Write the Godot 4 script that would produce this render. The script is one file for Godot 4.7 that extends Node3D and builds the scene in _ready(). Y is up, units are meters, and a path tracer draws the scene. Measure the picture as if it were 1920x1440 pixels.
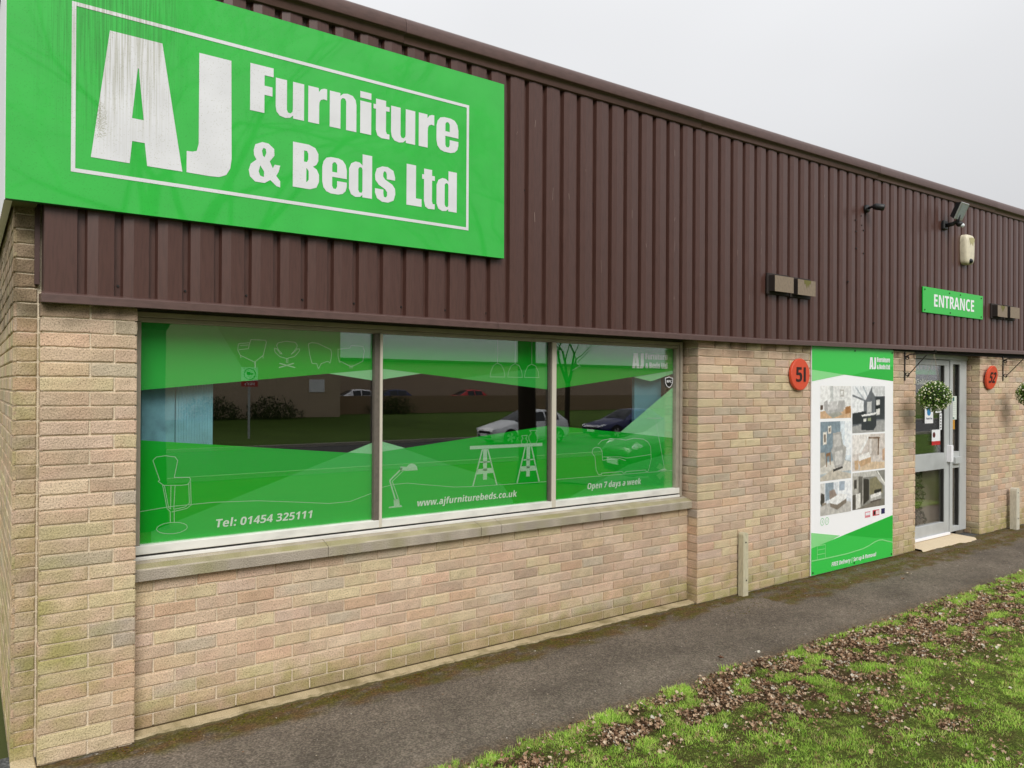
extends Node3D
# A furniture shop in a brick and metal clad unit under an overcast sky. Metres, y up; the wall face lies in z = 0, +x runs along it to the right.

var rng := RandomNumberGenerator.new()
var na := FastNoiseLite.new()
var nb := FastNoiseLite.new()
var M := {}
var taken := {}
var building: Node3D
var brick_count := 0
var loose: SurfaceTool
const BRICKS_MOST := 300

# ---------------------------------------------------------------- helpers
func numbered(called: String) -> String:
	var n: int = taken.get(called, 0)
	taken[called] = n + 1
	return called if n == 0 else "%s_%03d" % [called, n]

func thing(called: String, label: String, category: String, at := Vector3.ZERO, group := "", turn := 0.0) -> Node3D:
	var o := Node3D.new()
	o.name = numbered(called)
	add_child(o)
	o.position = at
	o.rotation.y = turn
	tag(o, label, category, group)
	return o

func tag(o: Node, label: String, category := "", group := "", kind := "") -> void:
	if label != "": o.set_meta("label", label)
	if category != "": o.set_meta("category", category)
	if group != "": o.set_meta("group", group)
	if kind != "": o.set_meta("kind", kind)

func st0(smooth := false) -> SurfaceTool:
	var s := SurfaceTool.new()
	s.begin(Mesh.PRIMITIVE_TRIANGLES)
	s.set_smooth_group(0 if smooth else -1)
	return s

func put(called: String, s: SurfaceTool, m: Material, parent: Node = null) -> MeshInstance3D:
	s.generate_normals()
	return put_mesh(called, s.commit(), m, parent)

func put_mesh(called: String, mesh: Mesh, m: Material, parent: Node = null) -> MeshInstance3D:
	var o := MeshInstance3D.new()
	o.mesh = mesh
	o.material_override = m
	if parent == null:
		o.name = numbered(called)
		add_child(o)
	else:
		var key := "%d/%s" % [parent.get_instance_id(), called]
		var n: int = taken.get(key, 0)
		taken[key] = n + 1
		o.name = called if n == 0 else "%s_%03d" % [called, n]
		parent.add_child(o, true)
	return o

func struct(called: String, s: SurfaceTool, m: Material) -> MeshInstance3D:
	var o := put(called, s, m)
	o.set_meta("kind", "structure")
	return o

func lin(hex: String) -> Color:
	return Color(hex).srgb_to_linear()

func tri(s: SurfaceTool, a: Vector3, b: Vector3, c: Vector3) -> void:
	s.add_vertex(a); s.add_vertex(c); s.add_vertex(b)

# corners run anticlockwise as seen from the front
func quad(s: SurfaceTool, a: Vector3, b: Vector3, c: Vector3, d: Vector3) -> void:
	tri(s, a, b, c); tri(s, a, c, d)

func box(s: SurfaceTool, lo: Vector3, hi: Vector3) -> void:
	var p := [lo, Vector3(hi.x, lo.y, lo.z), Vector3(hi.x, hi.y, lo.z), Vector3(lo.x, hi.y, lo.z),
		Vector3(lo.x, lo.y, hi.z), Vector3(hi.x, lo.y, hi.z), hi, Vector3(lo.x, hi.y, hi.z)]
	hexa(s, p)

func hexa(s: SurfaceTool, p: Array) -> void:
	quad(s, p[4], p[5], p[6], p[7]); quad(s, p[1], p[0], p[3], p[2])
	quad(s, p[0], p[4], p[7], p[3]); quad(s, p[5], p[1], p[2], p[6])
	quad(s, p[7], p[6], p[2], p[3]); quad(s, p[0], p[1], p[5], p[4])

# a box with chamfered long edges
func bevel_box(s: SurfaceTool, lo: Vector3, hi: Vector3, b := 0.004) -> void:
	var pts := PackedVector2Array([Vector2(lo.x + b, lo.y), Vector2(hi.x - b, lo.y), Vector2(hi.x, lo.y + b), Vector2(hi.x, hi.y - b), Vector2(hi.x - b, hi.y), Vector2(lo.x + b, hi.y), Vector2(lo.x, hi.y - b), Vector2(lo.x, lo.y + b)])
	var c := Vector2((lo.x + hi.x) / 2, (lo.y + hi.y) / 2)
	var k := Vector2((hi.x - lo.x - 2 * b) / (hi.x - lo.x), (hi.y - lo.y - 2 * b) / (hi.y - lo.y))
	for i in 8:
		var a := pts[i]
		var d := pts[(i + 1) % 8]
		var ai := c + (a - c) * k
		var di := c + (d - c) * k
		quad(s, Vector3(a.x, a.y, lo.z), Vector3(d.x, d.y, lo.z), Vector3(d.x, d.y, hi.z - b), Vector3(a.x, a.y, hi.z - b))
		quad(s, Vector3(a.x, a.y, hi.z - b), Vector3(d.x, d.y, hi.z - b), Vector3(di.x, di.y, hi.z), Vector3(ai.x, ai.y, hi.z))
		tri(s, Vector3(c.x, c.y, hi.z), Vector3(ai.x, ai.y, hi.z), Vector3(di.x, di.y, hi.z))
		tri(s, Vector3(c.x, c.y, lo.z), Vector3(d.x, d.y, lo.z), Vector3(a.x, a.y, lo.z))

func sheet(s: SurfaceTool, pts: PackedVector2Array, z: float, uv := Rect2()) -> void:
	var idx := Geometry2D.triangulate_polygon(pts)
	for k in range(0, idx.size(), 3):
		var a := pts[idx[k]]
		var b := pts[idx[k + 1]]
		var c := pts[idx[k + 2]]
		if (b - a).cross(c - a) < 0:
			var t := b; b = c; c = t
		for q: Vector2 in [a, c, b]:
			if uv.size.x > 0: s.set_uv(Vector2((q.x - uv.position.x) / uv.size.x, 1.0 - (q.y - uv.position.y) / uv.size.y))
			s.add_vertex(Vector3(q.x, q.y, z))

func slab(s: SurfaceTool, pts: PackedVector2Array, z0: float, z1: float) -> void:
	if Geometry2D.is_polygon_clockwise(pts): pts.reverse()
	sheet(s, pts, z1)
	for i in pts.size():
		var a := pts[i]
		var b := pts[(i + 1) % pts.size()]
		quad(s, Vector3(a.x, a.y, z0), Vector3(b.x, b.y, z0), Vector3(b.x, b.y, z1), Vector3(a.x, a.y, z1))

func P2(text: String) -> PackedVector2Array:
	var out := PackedVector2Array()
	for w in text.split(" ", false):
		var q := w.split(",")
		out.append(Vector2(float(q[0]), float(q[1])))
	return out

func ribbon(s: SurfaceTool, pts: PackedVector2Array, w: float, z: float) -> void:
	for i in pts.size() - 1:
		var d := (pts[i + 1] - pts[i]).normalized() * w * 0.5
		var n := Vector2(-d.y, d.x)
		var a := pts[i] - (d * 0.6 if i > 0 else Vector2.ZERO)
		var b := pts[i + 1] + (d * 0.6 if i < pts.size() - 2 else Vector2.ZERO)
		var zz := z + 0.00015 * (i % 2)
		quad(s, Vector3(a.x - n.x, a.y - n.y, zz), Vector3(b.x - n.x, b.y - n.y, zz), Vector3(b.x + n.x, b.y + n.y, zz), Vector3(a.x + n.x, a.y + n.y, zz))

func quad2(s: SurfaceTool, a: Vector3, b: Vector3, c: Vector3, d: Vector3, left: Color, right: Color) -> void:
	var p := [a, b, c, a, c, d]
	var k := [left, right, right, left, right, left]
	for i: int in [0, 2, 1, 3, 5, 4]:
		s.set_color(k[i]); s.add_vertex(p[i])

func tube(s: SurfaceTool, pts: Array, radii: Array, sides := 8, capped := true) -> void:
	var rings := []
	var side := Vector3.UP
	for i in pts.size():
		var d: Vector3 = (pts[min(i + 1, pts.size() - 1)] - pts[max(i - 1, 0)]).normalized()
		if abs(d.dot(side)) > 0.95: side = Vector3.RIGHT if abs(d.x) < 0.9 else Vector3.FORWARD
		var u := d.cross(side).normalized()
		var v := u.cross(d).normalized()
		side = v
		var ring := []
		for k in sides:
			var t := TAU * k / sides
			ring.append(pts[i] + (u * cos(t) + v * sin(t)) * radii[min(i, radii.size() - 1)])
		rings.append(ring)
	for i in pts.size() - 1:
		for k in sides:
			var j := (k + 1) % sides
			quad(s, rings[i][k], rings[i + 1][k], rings[i + 1][j], rings[i][j])
	if capped:
		for k in range(1, sides - 1):
			tri(s, rings[0][0], rings[0][k], rings[0][k + 1])
			tri(s, rings[-1][0], rings[-1][k + 1], rings[-1][k])

func ball(s: SurfaceTool, c: Vector3, r: Vector3, seg := 10, rows := 6) -> void:
	for i in rows:
		for k in seg:
			var p := []
			for q: Array in [[i, k], [i, k + 1], [i + 1, k + 1], [i + 1, k]]:
				var f: float = PI * q[0] / rows
				var t: float = TAU * q[1] / seg
				p.append(c + Vector3(sin(f) * cos(t) * r.x, cos(f) * r.y, sin(f) * sin(t) * r.z))
			quad(s, p[0], p[1], p[2], p[3])

# a profile of (z, y) points swept along x, the y of each end shifted
func sweep_x(s: SurfaceTool, prof: PackedVector2Array, x0: float, x1: float, y0: float, y1: float) -> void:
	for i in prof.size() - 1:
		var a := prof[i]
		var b := prof[i + 1]
		quad(s, Vector3(x0, a.y + y0, a.x), Vector3(x0, b.y + y0, b.x), Vector3(x1, b.y + y1, b.x), Vector3(x1, a.y + y1, a.x))

func fit_text(called: String, text: String, x0: float, x1: float, base: float, cap: float, z: float, m: Material, parent: Node, bold := true, shear := 0.0, thick := 0.002) -> MeshInstance3D:
	var f := SystemFont.new()
	f.font_names = PackedStringArray(["Droid Sans"])
	f.font_weight = 700 if bold else 400
	var make := func(t: String) -> Array:
		var tm := TextMesh.new()
		tm.font = f
		tm.font_size = 96
		tm.pixel_size = 0.01
		tm.depth = 0.01
		tm.curve_step = 1.5
		tm.text = t
		return tm.surface_get_arrays(0)
	var ref: PackedVector3Array = make.call("H")[Mesh.ARRAY_VERTEX]
	var lo := 1e9
	var hi := -1e9
	for v in ref:
		lo = min(lo, v.y); hi = max(hi, v.y)
	var arr: Array = make.call(text)
	var vs: PackedVector3Array = arr[Mesh.ARRAY_VERTEX]
	var l := 1e9
	var r := -1e9
	for v in vs:
		l = min(l, v.x); r = max(r, v.x)
	var s := st0()
	var idx: PackedInt32Array = arr[Mesh.ARRAY_INDEX] if arr[Mesh.ARRAY_INDEX] != null else PackedInt32Array()
	var n := idx.size() if idx.size() > 0 else vs.size()
	for i in n:
		var v: Vector3 = vs[idx[i]] if idx.size() > 0 else vs[i]
		var y := (v.y - lo) / (hi - lo) * (cap - base)
		s.add_vertex(Vector3(x0 + (v.x - l) / (r - l) * (x1 - x0) + y * shear, base + y, z + (v.z / 0.01 + 0.5) * thick))
	return put(called, s, m, parent)

# ---------------------------------------------------------------- materials
func noise_tex(freq: float, lo: Color, mid: Color, hi: Color, size := 512, seed_ := 1, kind := FastNoiseLite.TYPE_SIMPLEX, oct := 4, at := 0.5) -> NoiseTexture2D:
	var n := FastNoiseLite.new()
	n.seed = seed_
	n.noise_type = kind
	n.frequency = freq
	n.fractal_octaves = oct
	var t := NoiseTexture2D.new()
	t.width = size; t.height = size
	t.seamless = true
	t.generate_mipmaps = false
	t.noise = n
	var g := Gradient.new()
	g.set_color(0, lo); g.set_color(1, hi)
	g.add_point(at, mid)
	t.color_ramp = g
	return t

func grey(v: float) -> Color:
	return Color(v, v, v)

func mat(hex: String, rough := 0.8, spec := 0.5) -> StandardMaterial3D:
	var m := StandardMaterial3D.new()
	m.albedo_color = Color(hex)
	m.roughness = rough
	m.metallic_specular = spec
	return m

func tri_mat(m: StandardMaterial3D, t: Texture2D, scale: Vector3, bump: Texture2D = null, cm := 0.1) -> StandardMaterial3D:
	m.albedo_texture = t
	m.uv1_triplanar = true
	m.uv1_world_triplanar = true
	m.uv1_scale = scale
	if bump:
		m.heightmap_enabled = true
		m.heightmap_texture = bump
		m.heightmap_scale = cm
	return m

func film(hex: String, alpha: float, rough := 0.5) -> StandardMaterial3D:
	var m := mat(hex, rough)
	m.albedo_color.a = alpha
	m.metallic_specular = 0.1
	m.transparency = BaseMaterial3D.TRANSPARENCY_ALPHA
	return m

func materials() -> void:
	var fine := noise_tex(0.06, grey(0.76), grey(0.95), grey(1.0), 1024, 3, FastNoiseLite.TYPE_SIMPLEX, 5)
	var soft := noise_tex(0.012, grey(0.8), grey(0.93), grey(1.0), 512, 4)
	var bump := noise_tex(0.09, grey(0), grey(0.5), grey(1), 512, 5, FastNoiseLite.TYPE_SIMPLEX, 4)
	var pits := noise_tex(0.11, Color(0.3, 0.24, 0.2), grey(1), grey(1), 512, 8, FastNoiseLite.TYPE_SIMPLEX, 1, 0.1)
	var grit := noise_tex(0.16, grey(0.48), grey(0.68), grey(0.95), 1024, 6, FastNoiseLite.TYPE_VALUE, 2)
	var soft2 := noise_tex(0.02, grey(0.88), grey(0.97), grey(1.0), 512, 14)
	var streak := noise_tex(0.02, grey(0.86), grey(0.96), grey(1.0), 512, 7, FastNoiseLite.TYPE_SIMPLEX, 4)
	var b := mat("ffffff", 0.9, 0.3)
	b.vertex_color_use_as_albedo = true
	tri_mat(b, fine, Vector3.ONE * 1.3, bump, 0.22)
	b.detail_enabled = true
	b.detail_albedo = pits
	b.detail_blend_mode = BaseMaterial3D.BLEND_MODE_MUL
	b.detail_uv_layer = BaseMaterial3D.DETAIL_UV_2
	b.uv2_triplanar = true
	b.uv2_world_triplanar = true
	b.uv2_scale = Vector3.ONE * 1.7
	M.brick = b
	M.mortar = tri_mat(mat("f2e2c8", 0.95, 0.2), fine, Vector3.ONE * 2.1, bump, 0.25)
	M.concrete = tri_mat(mat("d6c4a0", 0.95, 0.2), fine, Vector3.ONE * 1.1, bump, 0.3)
	var sill := mat("ffffff", 0.95, 0.2)
	sill.vertex_color_use_as_albedo = true
	M.stone = tri_mat(sill, fine, Vector3.ONE * 1.6, bump, 0.25)
	M.step = tri_mat(mat("dfcdaf", 0.9, 0.2), fine, Vector3.ONE * 1.3, bump, 0.2)
	var ta := mat("ffffff", 0.88, 0.3)
	ta.vertex_color_use_as_albedo = true
	M.tarmac = tri_mat(ta, grit, Vector3.ONE * 0.8, grit, 0.4)
	var gr := mat("ffffff", 0.95, 0.2)
	gr.vertex_color_use_as_albedo = true
	M.soil = tri_mat(gr, grit, Vector3.ONE * 0.8, bump, 1.0)
	M.clad = tri_mat(mat("573b34", 0.36, 0.5), streak, Vector3(5.0, 0.5, 5.0))
	M.trim = tri_mat(mat("5d453f", 0.42, 0.5), streak, Vector3(0.8, 3.0, 3.0))
	M.corner = mat("4d3530", 0.5)
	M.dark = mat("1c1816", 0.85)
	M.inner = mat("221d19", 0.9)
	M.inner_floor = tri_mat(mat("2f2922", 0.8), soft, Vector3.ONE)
	M.frame = tri_mat(mat("eeece6", 0.45), soft2, Vector3(0.25, 0.6, 0.6))
	M.frame_mid = tri_mat(mat("aaa091", 0.5), soft2, Vector3(0.4, 0.6, 0.6))
	M.frame_dim = tri_mat(mat("6a6259", 0.55), soft2, Vector3(2.0, 2.0, 2.0))
	M.gasket = mat("211f1d", 0.7)
	M.alu = tri_mat(mat("bfc2c2", 0.4), soft2, Vector3.ONE * 0.15)
	M.white = mat("f1f1f5", 0.5)
	M.white_card = mat("ebebee", 0.7)
	M.cream = tri_mat(mat("e6dcc2", 0.45), streak, Vector3(3, 1, 3))
	M.black = mat("1a1a1c", 0.45)
	M.iron = mat("201b19", 0.5)
	M.orange = mat("dd5233", 0.45)
	M.digit = mat("2a1512", 0.5)
	M.taupe = tri_mat(mat("91806d", 0.6), streak, Vector3(4, 2, 4))
	M.taupe_dark = mat("2c231f", 0.7)
	M.green = mat("2fbf45", 0.3)
	M.green_a = mat("3acb50", 0.35)
	M.green_b = mat("22b93c", 0.35)
	M.green_c = mat("8fe091", 0.35)
	M.film_dark = film("14bc30", 0.95)
	M.film_mid = film("42c858", 0.95)
	M.film_pale = film("9ce6aa", 0.93)
	M.film_text = film("f0faf1", 0.98)
	M.film_line = film("b9e4bf", 0.92)
	var g := StandardMaterial3D.new()
	g.albedo_color = Color(0.05, 0.06, 0.055, 0.01)
	g.transparency = BaseMaterial3D.TRANSPARENCY_ALPHA
	g.roughness = 0.0
	g.metallic_specular = 0.6
	M.glass = g
	M.teal = tri_mat(mat("84c2d0", 0.7), soft, Vector3.ONE)
	M.teal2 = tri_mat(mat("93d0de", 0.7), soft, Vector3.ONE)
	M.wood = tri_mat(mat("ddd5b6", 0.9, 0.3), streak, Vector3(6, 0.9, 6), bump, 0.3)
	M.wood_pale = tri_mat(mat("e0dac8", 0.9, 0.3), streak, Vector3(6, 0.9, 6), bump, 0.3)
	M.bark = tri_mat(mat("3f372e", 0.95, 0.2), streak, Vector3(3, 0.7, 3), bump, 1.5)
	M.far_brick = tri_mat(mat("e8cfb2", 0.9, 0.2), noise_tex(0.05, grey(0.5), grey(0.8), grey(1.0), 512, 9), Vector3(0.25, 1.6, 0.25))
	M.hedge = mat("2f3d1c", 0.9, 0.2)
	M.red = mat("c02424", 0.5)
	M.navy_print = mat("2b2556", 0.5)
	M.teal_print = mat("1c5f56", 0.5)
	M.amber = mat("c9912f", 0.5)
	M.silver = mat("eceef0", 0.2)
	M.navy = mat("1c2354", 0.15)
	M.racing = mat("2b6a35", 0.2)
	M.car_glass = mat("10151a", 0.06)
	M.tyre = mat("161616", 0.85)
	M.rim = mat("b0b0b0", 0.35); M.rim.metallic = 0.6
	M.lamp_glass = mat("dfe3e6", 0.1)
	M.kerb = mat("a9a396", 0.9)
	var lf := mat("ffffff", 0.85, 0.2)
	lf.vertex_color_use_as_albedo = true
	lf.backlight_enabled = true
	lf.backlight = Color(0.35, 0.35, 0.3)
	M.leaf = lf
	var dl := mat("ffffff", 0.9, 0.2)
	dl.vertex_color_use_as_albedo = true
	M.dead_leaf = dl
	var vc := mat("ffffff", 0.6)
	vc.vertex_color_use_as_albedo = true
	M.tinted = vc

# ---------------------------------------------------------------- main
func _ready() -> void:
	rng.seed = 5152
	na.seed = 11; na.frequency = 1.0; na.fractal_octaves = 3
	nb.seed = 23; nb.frequency = 1.0; nb.fractal_octaves = 2
	view_and_light()
	materials()
	grounds()
	shop()
	fascia_sign()
	advertising_board()
	small_signs()
	fittings()
	hangers()
	posts()
	inside()
	across_the_road()
	greenery()
	litter()

func view_and_light() -> void:
	var cam := Camera3D.new()
	cam.name = "camera"
	cam.fov = 53.79
	cam.near = 0.05
	cam.far = 600.0
	var yaw := deg_to_rad(35.92)
	var pitch := deg_to_rad(0.2)
	var roll := deg_to_rad(0.32)
	var fw := Vector3(sin(yaw) * cos(pitch), sin(pitch), -cos(yaw) * cos(pitch))
	var r := Vector3(cos(yaw), 0, sin(yaw))
	var u := r.cross(fw)
	cam.transform = Transform3D(Basis(r * cos(roll) + u * sin(roll), u * cos(roll) - r * sin(roll), -fw), Vector3(-0.310, 1.912, 4.450))
	add_child(cam)
	cam.current = true
	# overcast sky: brighter overhead than at the horizon, with faint cloud
	var im := Image.create(256, 128, false, Image.FORMAT_RGBF)
	var cn := FastNoiseLite.new()
	cn.seed = 4; cn.frequency = 1.3; cn.fractal_octaves = 4
	for y in 128:
		var e := PI * (0.5 - (y + 0.5) / 128.0)
		for x in 256:
			var t := TAU * (x + 0.5) / 256.0
			var d := Vector3(cos(t) * cos(e), sin(e), sin(t) * cos(e))
			var l := 0.93 * (1.0 + 1.6 * maxf(sin(e), 0.0)) / 2.6
			l *= 1.0 + 0.08 * cn.get_noise_3dv(d * Vector3(1.0, 2.5, 1.0))
			if e < 0.0: im.set_pixel(x, y, Color(0.16, 0.16, 0.14))
			else: im.set_pixel(x, y, Color(l * 0.985, l * 0.995, l * 1.02))
	var sm := PanoramaSkyMaterial.new()
	sm.panorama = ImageTexture.create_from_image(im)
	var sky := Sky.new()
	sky.sky_material = sm
	var e := Environment.new()
	e.background_mode = Environment.BG_SKY
	e.sky = sky
	e.tonemap_mode = Environment.TONE_MAPPER_LINEAR
	e.tonemap_exposure = 1.44
	e.sdfgi_enabled = true
	e.ssao_enabled = true
	e.ssil_enabled = true
	var w := WorldEnvironment.new()
	w.name = "world_environment"
	w.environment = e
	add_child(w)
	var sun := DirectionalLight3D.new()
	sun.name = "sun"
	sun.light_color = Color(1.0, 0.985, 0.96)
	sun.light_energy = 0.5
	sun.light_angular_distance = 30.0
	sun.shadow_enabled = true
	add_child(sun)
	sun.look_at_from_position(Vector3(-5, 11, 14), Vector3(0, 0, 0))

# ---------------------------------------------------------------- ground
func ground_y(z: float) -> float:
	return -0.5 * smoothstep(4.5, 14.0, z)

func edge_z(x: float) -> float:      # where the lawn meets the path
	return 1.19 + 0.05 * na.get_noise_2d(x * 1.7, 3.0) + 0.03 * na.get_noise_2d(x * 9.0, 7.0)

func litter_at(x: float, z: float) -> float:   # how thickly dead leaves lie
	var v := 0.0
	for p: Vector4 in [Vector4(2.62, 1.47, 0.28, 0.13), Vector4(3.25, 1.50, 0.4, 0.2), Vector4(3.75, 1.42, 0.5, 0.18), Vector4(4.3, 1.36, 0.6, 0.18), Vector4(5.1, 1.50, 0.8, 0.22), Vector4(5.9, 1.62, 0.7, 0.24), Vector4(6.8, 1.55, 0.9, 0.2), Vector4(8.0, 1.6, 1.0, 0.25), Vector4(4.15, 2.32, 0.32, 0.14), Vector4(4.0, 1.85, 0.4, 0.12), Vector4(2.1, 1.38, 0.25, 0.1)]:
		v += exp(-pow((x - p.x) / (p.z * 1.15), 2.0) - pow((z - p.y) / (p.w * 1.35), 2.0))
	v *= clampf(0.5 + 2.2 * na.get_noise_2d(x * 3.0, z * 4.5 + 40.0), 0.0, 1.3)
	return clampf(v, 0.0, 1.0)

func grid(s: SurfaceTool, x0: float, x1: float, z0: float, z1: float, nx: int, nz: int, h: Callable, col: Callable) -> void:
	var pv := []
	var cv := []
	for i in nx + 1:
		for j in nz + 1:
			var x := lerpf(x0, x1, float(i) / nx)
			var z := lerpf(z0, z1, float(j) / nz)
			pv.append(Vector3(x, h.call(x, z), z))
			cv.append(col.call(x, z))
	for i in nx:
		for j in nz:
			var k := i * (nz + 1) + j
			for q: int in [k, k + nz + 1, k + 1, k + 1, k + nz + 1, k + nz + 2]:
				s.set_color(cv[q]); s.add_vertex(pv[q])

func grounds() -> void:
	var s := st0()
	quad(s, Vector3(-300, -0.62, 300), Vector3(300, -0.62, 300), Vector3(300, -0.62, -300), Vector3(-300, -0.62, -300))
	struct("ground", s, mat("5a6038", 0.95, 0.2))
	# tarmac path with moss along the wall
	s = st0(true)
	var asphalt := lin("a39686")
	var moss := lin("7c7420")
	var rust := lin("8a6a3c")
	var pale := lin("8d8f8e")
	grid(s, -1.6, 16.0, -0.2, 1.26, 590, 74, func(x: float, z: float) -> float: return 0.006 * na.get_noise_2d(x * 2.0, z * 2.0) - 0.002,
		func(x: float, z: float) -> Color:
			var n := na.get_noise_2d(x * 3.0, z * 6.0)
			var n2 := nb.get_noise_2d(x * 14.0, z * 14.0)
			var c := asphalt * (0.93 + 0.3 * nb.get_noise_2d(x * 1.1, z * 1.3 + 9.0) + 0.14 * n2 + 0.12 * na.get_noise_2d(x * 6.0 + 70.0, z * 6.0))
			var near := clampf(1.0 - absf(z - 0.05 - 0.05 * n) / (0.09 + 0.07 * clampf(na.get_noise_2d(x * 0.9, 5.0) + 0.6, 0.0, 1.0)), 0.0, 1.0)
			if x > 5.6: near = maxf(near, 0.9 * clampf(1.0 - absf(z - 0.3 - 0.1 * n) / 0.22, 0.0, 1.0))
			if x > 0.5 and x < 4.9: near = maxf(near, clampf(1.0 - absf(z - 0.06 - 0.05 * n) / 0.2, 0.0, 1.0))
			else: c = c.lerp(pale * 0.9, clampf(0.8 - z * 5.0, 0.0, 1.0))
			near = clampf(near * (0.9 + 1.1 * n + 0.8 * n2) * 1.7, 0.0, 1.0)
			c = c.lerp(moss.lerp(rust, clampf(0.5 + 1.3 * nb.get_noise_2d(x * 5.0, z * 9.0), 0.0, 1.0)), near * 0.85)
			c = c.lerp(rust, 0.45 * clampf((z - 1.05 + 0.1 * n2) / 0.15, 0.0, 1.0))
			return c)
	struct("tarmac_path", s, M.tarmac)
	# lawn soil
	s = st0(true)
	var soil := lin("6f6040")
	var green := lin("738c38")
	grid(s, -6.0, 16.0, 1.15, 6.0, 440, 97, func(x: float, z: float) -> float:
			return ground_y(z) + 0.03 * smoothstep(-0.04, 0.1, z - edge_z(x)) - 0.03 + 0.02 * na.get_noise_2d(x * 1.5, z * 1.5) * smoothstep(0.0, 0.5, z - 1.2) + 0.012,
		func(x: float, z: float) -> Color: return green.lerp(soil, clampf(0.42 + 0.7 * na.get_noise_2d(x * 3.0, z * 3.0), 0.0, 1.0)).lerp(lin("6a5240"), clampf(1.2 * litter_at(x, z), 0.0, 0.9)))
	struct("lawn_soil", s, M.soil)
	s = st0(true)
	var far_green := lin("76963f")
	var paint := func(x: float, z: float) -> Color: return far_green * (0.9 + 0.3 * na.get_noise_2d(x * 0.7, z * 0.7))
	grid(s, -40.0, 70.0, 6.0, 15.2, 110, 20, func(_x: float, z: float) -> float: return ground_y(z) - 0.004, paint)
	struct("far_lawn", s, M.soil)
	s = st0(true)
	grid(s, -40.0, 70.0, 24.0, 45.0, 110, 20, func(_x: float, z: float) -> float: return -0.44 + 0.35 * smoothstep(30.0, 45.0, z), paint)
	struct("grass_verge", s, M.soil)
	s = st0()
	s.set_color(lin("6a6a68"))
	quad(s, Vector3(-60, -0.5, 24.0), Vector3(90, -0.5, 24.0), Vector3(90, -0.5, 15.2), Vector3(-60, -0.5, 15.2))
	struct("road", s, M.tarmac)
	s = st0()
	s.set_color(lin("74726e"))
	quad(s, Vector3(9.9, -0.09, 7.7), Vector3(18.5, -0.09, 7.7), Vector3(18.5, 0.045, 4.2), Vector3(9.9, 0.045, 4.2))
	struct("parking_bay", s, M.tarmac)
	for z: float in [15.1, 24.0]:
		s = st0()
		box(s, Vector3(-60, -0.52, z - 0.06), Vector3(90, -0.38, z + 0.06))
		struct("kerb", s, M.kerb)
	# concrete at the corner beside the side wall
	s = st0()
	bevel_box(s, Vector3(-0.11, -0.03, -0.11), Vector3(-0.005, 0.012, 0.05), 0.006)
	bevel_box(s, Vector3(-0.26, -0.05, -3.0), Vector3(-0.17, 0.03, 0.06), 0.008)
	struct("side_kerb", s, M.concrete)

# ---------------------------------------------------------------- bricks
const BRICK_TONES := ["dfb99f", "e3c1a5", "dcb798", "d5b598", "e8caaf", "cfaf92", "e0c196", "dcc69c", "dfb192", "c9a78a", "ebcfae", "d9b8a4", "e2bfa8"]

func drop(x: float) -> float:       # the cladding's foot rises a little to the right
	return 0.0125 * maxf(0.0, x - 4.8)

func wear_and_shade(p: Vector3, c: Color) -> Color:
	var n := na.get_noise_3dv(p * 7.0)
	var n2 := nb.get_noise_3dv(p * 21.0)
	c = c * (1.0 + 0.18 * n2 + 0.12 * na.get_noise_3dv(p * 2.2 + Vector3(0, 17, 0)))
	c = c.lerp(lin("e0b59c"), clampf(nb.get_noise_3dv(p * 5.0 + Vector3(31, 0, 0)) * 0.6, 0.0, 0.25))
	var alg := 0.0
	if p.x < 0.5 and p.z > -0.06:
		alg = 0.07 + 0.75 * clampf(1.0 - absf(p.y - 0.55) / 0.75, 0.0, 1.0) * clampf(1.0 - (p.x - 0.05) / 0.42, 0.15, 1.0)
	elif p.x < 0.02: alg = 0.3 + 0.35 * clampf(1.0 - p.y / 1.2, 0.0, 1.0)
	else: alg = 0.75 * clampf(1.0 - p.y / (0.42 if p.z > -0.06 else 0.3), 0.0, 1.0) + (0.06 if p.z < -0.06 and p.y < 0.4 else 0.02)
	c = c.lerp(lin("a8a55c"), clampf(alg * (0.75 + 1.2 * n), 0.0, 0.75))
	if p.x < 0.02 and p.z < -0.06 and p.z > -0.122: c = c * 0.86  # shade of the recessed corner column painted into its brick colour
	var soot := clampf((p.y - 2.16) / 0.14, 0.0, 1.0) * (0.6 + 0.9 * n)
	c = c.lerp(lin("6b5b4b"), clampf(soot, 0.0, 0.75))
	if p.z < -0.06 and p.x > 0.45 and p.y < 0.12: c = c.lerp(lin("8d7860"), 0.4)
	return c

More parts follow.
